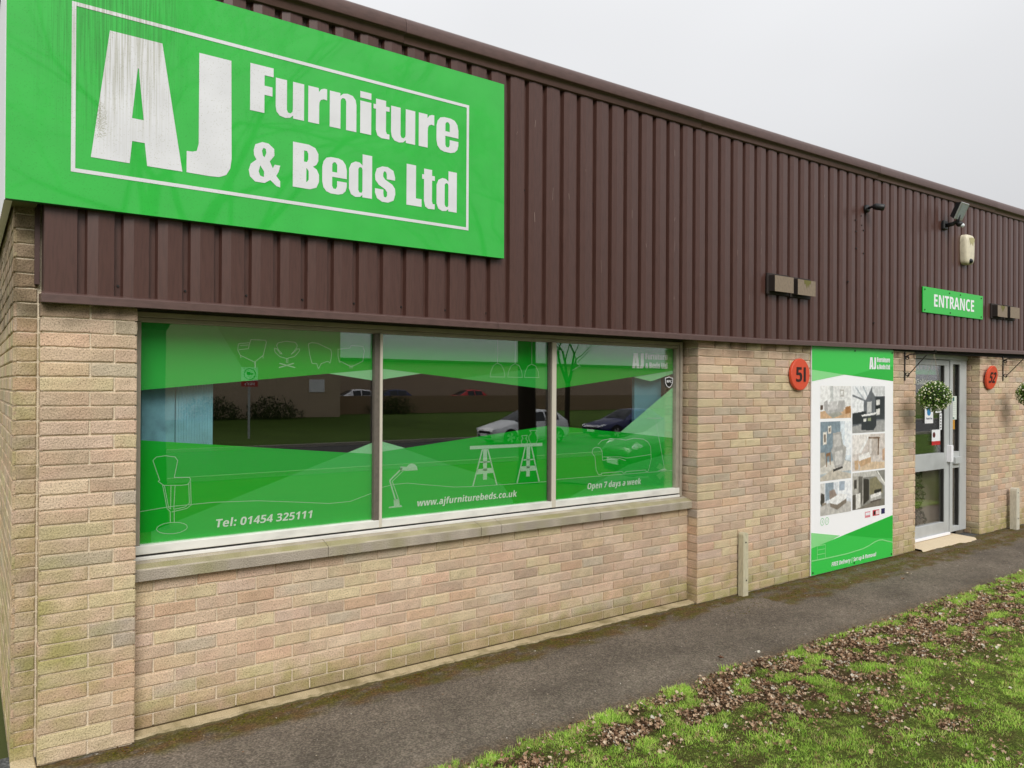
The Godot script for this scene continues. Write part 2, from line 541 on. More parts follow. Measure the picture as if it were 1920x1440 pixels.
func brick(s: SurfaceTool, o: Vector3, u: Vector3, n: Vector3, u0: float, u1: float, v0: float, v1: float, cols: int) -> void:
	var base: Color = lin(BRICK_TONES[rng.randi() % BRICK_TONES.size()])
	var k := rng.randf()
	if k < 0.008: base = lin("b5a79b")
	elif k < 0.06: base = lin("dcae88")
	elif k < 0.20: base = lin("e0cd9c")
	elif k < 0.28: base = lin("bd9d84")
	elif k < 0.34: base = lin("c4b49c")
	base = base.lerp(lin("e5d3bd"), 0.4) * rng.randf_range(0.9, 1.07)
	var e := 0.005
	var us := [u0, u0 + e]
	for i in range(1, cols): us.append(lerpf(u0, u1, float(i) / cols))
	us.append_array([u1 - e, u1])
	var vs := [v0, v0 + e, (v0 + v1) / 2.0, v1 - e, v1]
	var lift := rng.randf_range(-0.0012, 0.0012)
	var lean := rng.randf_range(-0.006, 0.006)
	var pts := []
	var cls := []
	for i in us.size():
		for j in 5:
			var rim: bool = i == 0 or j == 0 or i == us.size() - 1 or j == 4
			var d: float = -0.0028 if rim else lift + lean * (us[i] - u0) + rng.randf_range(-0.0006, 0.0006)
			var a: float = us[i] + (rng.randf_range(-0.0012, 0.0012))
			var b: float = vs[j] + (rng.randf_range(-0.0011, 0.0011))
			if rim and rng.randf() < 0.09: d -= rng.randf_range(0.002, 0.006)
			var p: Vector3 = o + u * a + Vector3.UP * b + n * d
			pts.append(p)
			cls.append(wear_and_shade(p, base))
	for i in us.size() - 1:
		for j in 4:
			var q := i * 5 + j
			for t: int in [q, q + 6, q + 5, q, q + 1, q + 6]:
				s.set_color(cls[t]); s.add_vertex(pts[t])
	var rimq := []
	for i in us.size(): rimq.append(i * 5)
	for j in range(1, 5): rimq.append((us.size() - 1) * 5 + j)
	for i in range(us.size() - 2, -1, -1): rimq.append(i * 5 + 4)
	for j in range(3, 0, -1): rimq.append(j)
	for i in rimq.size():
		var a: int = rimq[i]
		var b: int = rimq[(i + 1) % rimq.size()]
		s.set_color(cls[a])
		quad(s, pts[a] - n * 0.012, pts[b] - n * 0.012, pts[b], pts[a])

func brick_face(part: Node, o: Vector3, u: Vector3, n: Vector3, length: float, rows: int, ch: float, first: float, single: bool, half := 0.1125) -> void:
	for r in rows:
		var joints := [0.0]
		var at := first + (half if r % 2 else 0.0)
		while at < length - 0.03:
			if at > 0.03: joints.append(at)
			at += 0.225
		joints.append(length)
		for i in joints.size() - 1:
			var u0: float = joints[i] + (0.005 if i > 0 else 0.0)
			var u1: float = joints[i + 1] - (0.005 if i < joints.size() - 2 else 0.0)
			var v0 := r * ch + 0.0045
			var v1 := (r + 1) * ch - 0.0045
			if single and brick_count < BRICKS_MOST:
				var s := st0()
				brick(s, o, u, n, u0, u1, v0, v1, 5)
				put("brick", s, M.brick, part)
				brick_count += 1
			else:
				brick(loose, o, u, n, u0, u1, v0, v1, 3)

# ---------------------------------------------------------------- the building
func rib_x(k: int) -> float:
	return 0.1986 + 0.1663 * mini(k, 29) + 0.1741 * maxi(0, k - 29)

func top_y(x: float) -> float:
	return 4.271 + 0.014 * x

func shop() -> void:
	building = thing("shop_building", "furniture shop unit with buff brick piers below brown ribbed metal cladding", "building")
	loose = st0()
	var s := st0()
	# piers: a mortar core, bricks in front of it
	var core := func(lo: Vector3, hi: Vector3) -> MeshInstance3D:
		var c := st0()
		box(c, lo, hi)
		return put("brick_pier", c, M.mortar, building)
	var m := 0.0095
	var pier1: Node = core.call(Vector3(m, -0.1, -0.3), Vector3(0.44 - m, 2.335, -m))
	var side: Node = core.call(Vector3(-0.11 + m, -0.1, -9.0), Vector3(0.2, 4.07, -0.115 - m))
	side.name = "side_wall"
	var apron: Node = core.call(Vector3(0.43, -0.1, -0.3), Vector3(4.96, 0.842, -0.114 - m))
	apron.name = "window_apron"
	var pier2: Node = core.call(Vector3(4.945 + m, -0.1, -0.3), Vector3(8.81 - m, 2.36, -m))
	var pier3: Node = core.call(Vector3(10.515 + m, -0.1, -0.3), Vector3(16.0, 2.44, -m))
	brick_face(pier1, Vector3(0, -0.001, 0), Vector3.RIGHT, Vector3.BACK, 0.44, 31, 0.075, 0.22, true)
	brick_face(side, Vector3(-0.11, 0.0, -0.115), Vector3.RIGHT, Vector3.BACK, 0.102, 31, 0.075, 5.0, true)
	brick_face(apron, Vector3(0.445, 0.015, -0.114), Vector3.RIGHT, Vector3.BACK, 4.5, 11, 0.075, 0.1082, true)
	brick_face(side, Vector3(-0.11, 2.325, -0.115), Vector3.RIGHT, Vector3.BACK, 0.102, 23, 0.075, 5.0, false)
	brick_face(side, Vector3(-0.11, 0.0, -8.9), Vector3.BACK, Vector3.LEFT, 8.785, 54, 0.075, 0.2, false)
	brick_face(pier1, Vector3(0, 0.0, -0.11), Vector3.BACK, Vector3.LEFT, 0.108, 31, 0.075, 5.0, false, 0.0)
	brick_face(pier2, Vector3(4.945, 0.0, 0), Vector3.RIGHT, Vector3.BACK, 3.865, 31, 0.0755, 0.225, false)
	brick_face(pier2, Vector3(4.945, 0.0, -0.27), Vector3.BACK, Vector3.LEFT, 0.268, 31, 0.0755, 0.045, false)
	brick_face(pier2, Vector3(8.81, 0.0, 0.0), Vector3.FORWARD, Vector3.RIGHT, 0.2, 31, 0.0755, 5.0, false, 0.0)
	brick_face(pier3, Vector3(10.515, 0.0, 0), Vector3.RIGHT, Vector3.BACK, 5.3, 31, 0.0772, 0.225, false)
	brick_face(pier3, Vector3(10.515, 0.0, -0.2), Vector3.BACK, Vector3.LEFT, 0.198, 31, 0.0772, 0.09, false)
	var bw := put("brickwork", loose, M.brick, building)
	bw.set_meta("kind", "stuff")
	# concrete ledge under the apron
	s = st0()
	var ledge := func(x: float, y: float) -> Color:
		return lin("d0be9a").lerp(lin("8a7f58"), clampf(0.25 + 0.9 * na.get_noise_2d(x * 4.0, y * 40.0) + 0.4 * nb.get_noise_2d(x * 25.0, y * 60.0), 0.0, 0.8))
	for i in 225:
		var xa := 0.44 + 0.02 * i
		var xb := xa + 0.02
		var f0 := -0.03 + 0.022 * na.get_noise_2d(xa * 4.0, 1.0) + 0.01 * nb.get_noise_2d(xa * 22.0, 1.0)
		var f1 := -0.03 + 0.022 * na.get_noise_2d(xb * 4.0, 1.0) + 0.01 * nb.get_noise_2d(xb * 22.0, 1.0)
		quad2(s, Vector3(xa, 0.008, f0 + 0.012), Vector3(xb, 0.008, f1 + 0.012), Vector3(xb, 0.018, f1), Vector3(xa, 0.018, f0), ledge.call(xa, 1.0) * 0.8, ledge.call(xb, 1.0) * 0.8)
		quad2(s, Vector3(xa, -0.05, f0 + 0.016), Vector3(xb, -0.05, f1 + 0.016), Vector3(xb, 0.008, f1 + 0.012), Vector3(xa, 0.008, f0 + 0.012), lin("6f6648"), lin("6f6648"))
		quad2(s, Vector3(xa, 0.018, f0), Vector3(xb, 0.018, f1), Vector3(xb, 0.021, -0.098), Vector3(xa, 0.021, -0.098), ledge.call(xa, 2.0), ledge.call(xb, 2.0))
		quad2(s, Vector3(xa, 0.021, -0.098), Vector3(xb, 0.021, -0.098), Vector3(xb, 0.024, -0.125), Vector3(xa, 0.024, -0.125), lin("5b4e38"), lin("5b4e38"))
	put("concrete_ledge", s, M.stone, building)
	# sill stones
	var cuts := [0.442, 1.545, 2.694, 2.872, 3.842, 4.943]
	for i in 5:
		s = st0()
		var x0: float = cuts[i] + 0.0015
		var x1: float = cuts[i + 1] - 0.0015
		var n := int(ceil((x1 - x0) / 0.04))
		for k in n:
			var a := lerpf(x0, x1, float(k) / n)
			var b := lerpf(x0, x1, float(k + 1) / n)
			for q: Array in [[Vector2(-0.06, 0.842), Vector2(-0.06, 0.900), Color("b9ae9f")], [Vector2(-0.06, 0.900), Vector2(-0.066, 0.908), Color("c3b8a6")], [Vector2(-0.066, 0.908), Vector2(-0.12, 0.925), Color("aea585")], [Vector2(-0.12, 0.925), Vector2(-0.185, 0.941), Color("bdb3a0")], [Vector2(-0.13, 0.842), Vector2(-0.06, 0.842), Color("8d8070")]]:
				var cs := []
				for t: float in [a, b]:
					var c: Color = q[2].srgb_to_linear() * (1.0 + 0.25 * na.get_noise_2d(t * 5.0, q[0].y * 30.0))
					cs.append(c.lerp(lin("98955c"), clampf(0.9 * na.get_noise_2d(t * 3.0, q[1].y * 20.0 + 5.0), 0.0, 0.5)))
				quad2(s, Vector3(a, q[0].y, q[0].x), Vector3(b, q[0].y, q[0].x), Vector3(b, q[1].y, q[1].x), Vector3(a, q[1].y, q[1].x), cs[0], cs[1])
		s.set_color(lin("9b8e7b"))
		for x: float in [x0, x1]:
			quad(s, Vector3(x, 0.842, -0.18), Vector3(x, 0.842, -0.06), Vector3(x, 0.908, -0.066), Vector3(x, 0.941, -0.185))
		put("sill_stone", s, M.stone, building)
	shop_window()
	shop_door()
	# upper wall behind the cladding, roof, shell
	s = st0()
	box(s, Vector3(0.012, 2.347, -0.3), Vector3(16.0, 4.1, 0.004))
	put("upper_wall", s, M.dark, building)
	s = st0()
	quad(s, Vector3(-0.2, 4.16, 0.055), Vector3(16.1, 4.38, 0.055), Vector3(16.1, 4.6, -9.2), Vector3(-0.2, 4.38, -9.2))
	box(s, Vector3(-0.1, 3.95, -9.0), Vector3(16.0, 4.05, -0.1))
	put("roof", s, M.trim, building)
	s = st0()
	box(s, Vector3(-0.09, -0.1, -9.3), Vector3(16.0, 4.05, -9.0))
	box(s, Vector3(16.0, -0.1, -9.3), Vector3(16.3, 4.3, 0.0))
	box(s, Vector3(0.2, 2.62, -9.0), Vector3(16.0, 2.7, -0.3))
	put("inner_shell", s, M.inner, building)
	s = st0()
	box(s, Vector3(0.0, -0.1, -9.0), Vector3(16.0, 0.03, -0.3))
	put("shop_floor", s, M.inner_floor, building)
	# ribbed cladding in sheets of six ribs
	var last := rib_x(92)
	var k := 0
	while k < 92:
		s = st0()
		var prof := []
		if k == 0: prof.append_array([Vector2(0.010, 0.04), Vector2(0.153, 0.04), Vector2(0.158, 0.0085)])
		for j in range(k, mini(k + 6, 92)):
			var x := rib_x(j)
			var w := (rib_x(j + 1) - x) / 0.1663
			prof.append_array([Vector2(x - 0.009 * w, 0.0085), Vector2(x, 0.0385), Vector2(x + 0.003, 0.0390), Vector2(x + 0.048 * w, 0.0465), Vector2(x + 0.050 * w, 0.0460), Vector2(x + 0.121 * w, 0.0402), Vector2(x + 0.124 * w, 0.0385), Vector2(x + 0.129 * w, 0.0085)])
		if k + 6 < 92: prof.append(Vector2(rib_x(k + 6) - 0.008, 0.0080))
		for i in prof.size() - 1:
			var a: Vector2 = prof[i]
			var b: Vector2 = prof[i + 1]
			var ya := top_y(a.x) - 0.14
			var yb := top_y(b.x) - 0.14
			quad(s, Vector3(a.x, 2.367 + drop(a.x), a.y), Vector3(b.x, 2.367 + drop(b.x), b.y), Vector3(b.x, yb, b.y), Vector3(a.x, ya, a.y))
		put("cladding_sheet", s, M.clad, building)
		k += 6
	s = st0()
	quad(s, Vector3(0.0105, 2.365, -0.115), Vector3(0.0105, 2.365, 0.04), Vector3(0.0105, 4.15, 0.04), Vector3(0.0105, 4.15, -0.115))
	box(s, Vector3(-0.022, 2.42, -0.11), Vector3(0.0, 4.1, -0.085))
	put("corner_trim", s, M.corner, building)
	# drip flashing, roof trim
	var xs := [0.0, 2.74, 5.7, 8.9, 12.1, 16.0]
	for i in 5:
		var x0: float = xs[i] + (0.001 if i else -0.002)
		var x1: float = xs[i + 1] - 0.001
		var e := 0.0006 * (i % 2)
		s = st0()
		sweep_x(s, PackedVector2Array([Vector2(-0.26, 2.335), Vector2(0.04, 2.332), Vector2(0.066 + e, 2.3165), Vector2(0.070 + e, 2.319), Vector2(0.068 + e, 2.357), Vector2(0.064 + e, 2.3625), Vector2(0.04, 2.372), Vector2(-0.01, 2.376)]), x0, x1, drop(x0), drop(x1))
		if i == 0: quad(s, Vector3(x0, 2.33, -0.11), Vector3(x0, 2.317, 0.066), Vector3(x0, 2.361, 0.064), Vector3(x0, 2.374, -0.11))
		put("drip_flashing", s, M.trim, building)
	xs = [-0.06, 1.99, 4.9, 7.83, 10.8, 16.0]
	for i in 5:
		var x0: float = xs[i] + 0.001
		var x1: float = xs[i + 1] - 0.001
		var e := 0.0008 * (i % 2)
		s = st0(true)
		sweep_x(s, PackedVector2Array([Vector2(-0.02, -0.163), Vector2(0.058, -0.163), Vector2(0.06, -0.16), Vector2(0.06, -0.105), Vector2(0.088 + e, -0.104), Vector2(0.09 + e, -0.098), Vector2(0.09 + e, -0.045), Vector2(0.084 + e, -0.02), Vector2(0.07 + e, -0.005), Vector2(0.05, 0.0), Vector2(-0.3, 0.004)]), x0, x1, top_y(x0), top_y(x1))
		put("roof_trim", s, M.trim, building)
	# screws
	s = st0()
	for j in range(1, 92, 2):
		var x := rib_x(j) - 0.022
		for y: float in [2.43 + drop(x), 3.35]:
			if y > 3 and j % 4 != 1: continue
			tube(s, [Vector3(x, y, 0.007), Vector3(x, y, 0.017)], [0.007, 0.006], 6)
	for q: Vector2 in [Vector2(7.34, 3.70), Vector2(7.46, 3.66), Vector2(7.5, 3.61), Vector2(7.35, 3.58), Vector2(7.36, 3.4), Vector2(7.5, 3.36), Vector2(7.45, 3.76), Vector2(7.2, 3.03), Vector2(7.72, 2.62)]:
		tube(s, [Vector3(q.x + 0.07, q.y + 0.015, 0.036), Vector3(q.x + 0.07, q.y + 0.015, 0.05)], [0.011, 0.008], 6)
	var sc := put("cladding_screw", s, M.iron, building)
	sc.set_meta("kind", "stuff")
	# scuffs and bird lime on the cladding
	s = st0()
	for i in 46:
		var j := rng.randi_range(14, 62)
		var x := rib_x(j) + rng.randf_range(0.046, 0.05)
		var y := rng.randf_range(2.5, 3.9)
		var h := rng.randf_range(0.015, 0.1)
		var w := rng.randf_range(0.0015, 0.004)
		var d := rng.randf_range(-0.008, 0.008)
		quad(s, Vector3(x, y, 0.0492), Vector3(x + w, y, 0.0492), Vector3(x + w + d, y + h, 0.0492), Vector3(x + d, y + h, 0.0492))
	var sf := put("scuff_mark", s, mat("9a857c", 0.8), building)
	sf.set_meta("kind", "stuff")

func bars(called: String, parent: Node, m: Material, list: Array) -> void:
	for b: Array in list:
		var s := st0()
		bevel_box(s, Vector3(b[0], b[2], b[4]), Vector3(b[1], b[3], b[5]), 0.003)
		put(called, s, m, parent)

func shop_window() -> void:
	var s := st0()
	box(s, Vector3(0.44, 2.285, -0.27), Vector3(4.95, 2.34, -0.19))
	var w := put("window", s, M.frame_dim, building)
	w.set_meta("label", "long shop window of three panes with green film")
	bars("frame_head", w, M.frame_mid, [[0.455, 4.914, 2.289, 2.318, -0.24, -0.162], [0.455, 4.914, 2.262, 2.287, -0.24, -0.17]])
	bars("frame_rail", w, M.frame, [[0.455, 4.914, 0.966, 1.016, -0.24, -0.16], [0.455, 4.914, 0.934, 0.954, -0.24, -0.155]])
	bars("drain_gap", w, M.gasket, [[0.455, 4.914, 0.9545, 0.9655, -0.24, -0.172]])
	bars("frame_jamb", w, M.frame_mid, [[0.455, 0.488, 1.0165, 2.2615, -0.24, -0.164], [4.848, 4.886, 1.0165, 2.2615, -0.24, -0.166], [4.8865, 4.914, 0.9345, 2.318, -0.24, -0.15]])
	bars("mullion", w, mat("d2cabb", 0.5), [[1.941, 1.960, 0.9665, 2.2615, -0.2, -0.154], [3.419, 3.461, 0.9665, 2.2615, -0.2, -0.158]])
	bars("mullion_return", w, M.frame_dim, [[1.905, 1.9405, 0.9665, 2.2615, -0.2, -0.163], [3.406, 3.4185, 0.9665, 2.2615, -0.2, -0.166]])
	var panes := [[0.489, 1.906], [1.961, 3.405], [3.462, 4.847]]
	for p: Array in panes:
		s = st0()
		box(s, Vector3(p[0] - 0.002, 1.01, -0.196), Vector3(p[1] + 0.002, 2.266, -0.19))
		box(s, Vector3(p[0] - 0.002, 1.01, -0.1998), Vector3(p[1] + 0.002, 2.266, -0.1978))
		box(s, Vector3(p[0] - 0.002, 1.01, -0.2050), Vector3(p[1] + 0.002, 2.266, -0.2025))
		put("pane", s, M.glass, w)
	# printed film behind the glass: dark bands above and below a clear strip, lighter wedges on them
	var z := -0.2095
	var bands := [
		["0.487,2.268 0.487,1.880 1.907,2.020 1.907,2.268", "0.487,1.01 1.908,1.01 1.908,1.4545 1.733,1.472 0.487,1.601"],
		["1.960,2.268 1.960,2.0305 3.407,1.892 3.407,2.268", "1.960,1.01 3.407,1.01 3.407,1.605 1.960,1.4645"],
		["3.460,2.268 3.460,1.893 4.849,2.063 4.849,2.268", "3.460,1.01 4.849,1.01 4.849,1.460 4.201,1.531 3.460,1.605"]]
	for b: Array in bands:
		s = st0()
		sheet(s, P2(b[0]), z); sheet(s, P2(b[1]), z)
		put("window_film", s, M.film_dark, w)
	s = st0()
	for t: String in ["0.553,1.082 1.740,1.474 1.910,1.456 1.910,1.011 0.554,1.011", "1.962,1.465 2.147,1.481 2.516,1.349 2.841,1.249 2.981,1.176 3.077,1.046 3.082,1.011 1.962,1.011", "0.489,1.88 1.1,1.940 0.9,2.266 0.489,2.266", "2.6,1.970 3.405,1.893 3.405,2.07", "3.6,1.011 4.3,1.25 4.847,1.33 4.847,1.011"]:
		sheet(s, P2(t), z + 0.0012)
	put("film_wedge", s, M.film_mid, w)
	s = st0()
	for t: String in ["1.740,1.474 1.910,1.531 1.910,1.456", "1.604,1.990 1.907,2.020 1.907,1.949", "1.962,2.030 2.280,2.000 1.962,1.953", "1.962,1.543 2.159,1.484 1.962,1.465", "4.359,1.999 4.846,2.063 4.846,2.036 4.570,1.965", "4.201,1.531 4.846,1.912 4.846,1.460"]:
		sheet(s, P2(t), z + 0.0006)
	put("film_wedge", s, M.film_pale, w)
	s = st0()
	z += 0.0022
	for l: Array in window_lines(): ribbon(s, P2(l[1]), l[0] * (0.7 if l[0] < 0.01 else 0.95), z)
	for t: String in ["2.161,1.327 2.169,1.354 2.187,1.370 2.211,1.376 2.235,1.367 2.251,1.350 2.257,1.326", "2.033,1.081 2.039,1.091 2.130,1.095 2.138,1.081", "4.650,1.174 4.718,1.189 4.748,1.191 4.779,1.174"]:
		sheet(s, P2(t), z + 0.0004)
	put("film_drawing", s, M.film_line, w)
	fit_text("film_lettering", "Tel: 01454 325111", 0.900, 1.49, 1.068, 1.116, z, M.film_text, w, true, 0.16, 0.0006)
	fit_text("film_lettering", "www.ajfurniturebeds.co.uk", 2.249, 3.112, 1.074, 1.120, z, M.film_text, w, true, 0.16, 0.0006)
	fit_text("film_lettering", "Open 7 days a week", 3.830, 4.447, 1.075, 1.124, z, M.film_text, w, true, 0.16, 0.0006)
	s = st0()
	logo(s, Rect2(4.337, 2.076, 0.439, 0.134), z)
	put("film_lettering", s, M.film_text, w)
	# shield sticker on the right pane
	var sh := P2("4.724,1.998 4.752,2.002 4.776,2.010 4.800,2.002 4.827,1.998 4.824,1.952 4.806,1.925 4.777,1.908 4.746,1.925 4.728,1.952")
	s = st0()
	sheet(s, sh, -0.1885)
	put("shield_sticker", s, M.white, w)
	var inner := PackedVector2Array()
	for q in sh: inner.append(Vector2(4.776, 1.96) + (q - Vector2(4.776, 1.96)) * 0.86)
	s = st0()
	sheet(s, inner, -0.1878)
	put("shield_sticker", s, M.black, w)
	fit_text("shield_lettering", "RPC", 4.745, 4.81, 1.955, 1.978, -0.1874, M.white, w, true, 0.0, 0.0005)

func window_lines() -> Array:
	var a := [
		[0.005, "0.560,1.483 0.578,1.502 0.625,1.507 0.677,1.497 0.691,1.476 0.682,1.426 0.673,1.380 0.755,1.375 0.762,1.364 0.758,1.349 0.745,1.334 0.712,1.332 0.617,1.338 0.598,1.355 0.588,1.363 0.596,1.370 0.579,1.422 0.560,1.483"],
		[0.005, "0.612,1.339 0.636,1.205 0.651,1.188"],
		[0.005, "0.621,1.338 0.644,1.209 0.655,1.201 0.656,1.336"],
		[0.005, "0.678,1.334 0.672,1.197"],
		[0.005, "0.762,1.349 0.766,1.214 0.742,1.196 0.660,1.183"],
		[0.005, "0.752,1.344 0.756,1.225 0.732,1.205 0.672,1.197"],
		[0.005, "0.746,1.088 0.741,1.077 0.726,1.068 0.704,1.061 0.677,1.058 0.648,1.059 0.622,1.064 0.600,1.072 0.586,1.082 0.581,1.093 0.586,1.104 0.600,1.113 0.621,1.120 0.648,1.123 0.677,1.122 0.704,1.118 0.726,1.110 0.741,1.100 0.746,1.088"],
		[0.005, "0.653,1.188 0.654,1.124"], [0.005, "0.674,1.193 0.675,1.122"],
		[0.005, "0.496,1.200 0.646,1.214 0.890,1.219 1.151,1.206 1.430,1.173 1.607,1.150 1.755,1.151 1.905,1.192"],
		[0.005, "1.963,1.223 2.070,1.240 2.175,1.242 2.336,1.218 2.546,1.188 2.721,1.178 3.404,1.168"],
		[0.005, "3.463,1.178 3.980,1.175 4.846,1.167"],
		[0.005, "1.102,2.189 1.189,2.189 1.197,2.177 1.178,2.096 1.126,2.053 1.040,2.092 1.025,2.123 1.028,2.159 1.036,2.163 1.094,2.169"],
		[0.005, "1.102,2.189 1.087,2.133 1.031,2.125"], [0.005, "1.036,2.151 1.090,2.156"],
		[0.005, "1.042,2.092 1.044,2.075"], [0.005, "1.175,2.095 1.178,2.076"], [0.009, "1.128,2.053 1.130,2.019"],
		[0.005, "1.270,2.135 1.295,2.108 1.283,2.109 1.262,2.138 1.246,2.143 1.250,2.119 1.279,2.091 1.324,2.080 1.374,2.094 1.404,2.128 1.408,2.143"],
		[0.005, "1.408,2.143 1.391,2.142 1.374,2.123 1.353,2.107 1.387,2.148 1.392,2.164 1.378,2.183 1.319,2.188 1.270,2.176 1.260,2.159 1.270,2.135"],
		[0.005, "1.322,2.080 1.322,2.052"], [0.005, "1.332,2.080 1.332,2.052"],
		[0.009, "1.279,2.049 1.379,2.024"], [0.009, "1.275,2.022 1.370,2.051"],
		[0.005, "1.463,2.175 1.484,2.186 1.523,2.183 1.611,2.147 1.620,2.126 1.616,2.084 1.608,2.058 1.594,2.070 1.550,2.053 1.531,2.019 1.520,2.052 1.488,2.054 1.472,2.113 1.463,2.175"],
		[0.005, "1.663,2.149 1.747,2.160 1.754,2.177 1.839,2.174 1.842,2.152 1.849,2.149 1.838,2.076 1.757,2.036 1.684,2.070 1.675,2.064 1.664,2.102 1.663,2.149"],
		[0.005, "1.746,2.049 1.748,2.025"], [0.005, "1.762,2.050 1.762,2.026"],
		[0.011, "2.134,1.347 2.042,1.269"], [0.006, "2.150,1.334 2.057,1.259"],
		[0.011, "2.042,1.269 2.087,1.129"], [0.008, "2.060,1.264 2.113,1.127"],
		[0.03, "2.121,1.347 2.169,1.340"], [0.045, "2.092,1.138 2.097,1.093"],
		[0.026, "2.688,1.464 3.360,1.462"],
		[0.012, "2.798,1.449 2.716,1.183"], [0.012, "2.844,1.449 2.929,1.176"], [0.036, "2.821,1.449 2.822,1.222"], [0.01, "2.776,1.354 2.875,1.353"], [0.04, "2.748,1.284 2.895,1.288"],
		[0.012, "3.193,1.449 3.117,1.177"], [0.012, "3.253,1.449 3.330,1.174"], [0.036, "3.223,1.449 3.221,1.220"], [0.01, "3.177,1.349 3.277,1.349"], [0.04, "3.154,1.282 3.298,1.281"],
		[0.005, "3.169,1.475 3.157,1.478 3.155,1.497 3.172,1.515 3.164,1.523 3.157,1.535 3.211,1.538 3.207,1.522 3.196,1.516 3.213,1.495 3.214,1.481 3.202,1.475"],
		[0.005, "3.247,1.475 3.228,1.504 3.227,1.528 3.251,1.552 3.246,1.562 3.234,1.575 3.306,1.574 3.299,1.563 3.290,1.554 3.312,1.529 3.315,1.506 3.299,1.475"],
		[0.007, "3.953,1.187 3.927,1.228 3.913,1.336 3.880,1.372 3.893,1.405 3.925,1.416 3.972,1.407 3.992,1.376 3.999,1.304 4.086,1.308 4.196,1.307 4.265,1.288"],
		[0.007, "3.945,1.437 3.991,1.470 4.085,1.481 4.208,1.472 4.264,1.462 4.363,1.475 4.478,1.462 4.537,1.434 4.567,1.392 4.575,1.282 4.539,1.180"],
		[0.006, "3.992,1.332 4.086,1.327 4.196,1.322 4.279,1.308 4.421,1.316 4.567,1.324"],
		[0.007, "3.953,1.187 3.987,1.187 3.986,1.197 4.224,1.197 4.236,1.181 4.266,1.185 4.266,1.194 4.502,1.193 4.510,1.180 4.539,1.178"],
		[0.008, "4.624,1.640 4.745,1.189"], [0.01, "4.514,1.643 4.700,1.640"],
		[0.006, "3.664,2.046 3.746,2.086"], [0.005, "3.714,2.109 3.752,2.076"]]
	for c: Vector2 in [Vector2(2.929, 0.067), Vector2(3.092, 0.069), Vector2(3.252, 0.071)]:
		var w := c.y
		a.append([0.005, "%f,2.262 %f,2.087" % [c.x, c.x]])
		a.append([0.005, "%f,1.984 %f,2.029 %f,2.071 %f,2.087 %f,2.073 %f,2.031 %f,1.984 %f,1.984" % [c.x - w, c.x - w * 0.87, c.x - w * 0.53, c.x, c.x + w * 0.55, c.x + w * 0.9, c.x + w * 1.02, c.x - w]])
	return a

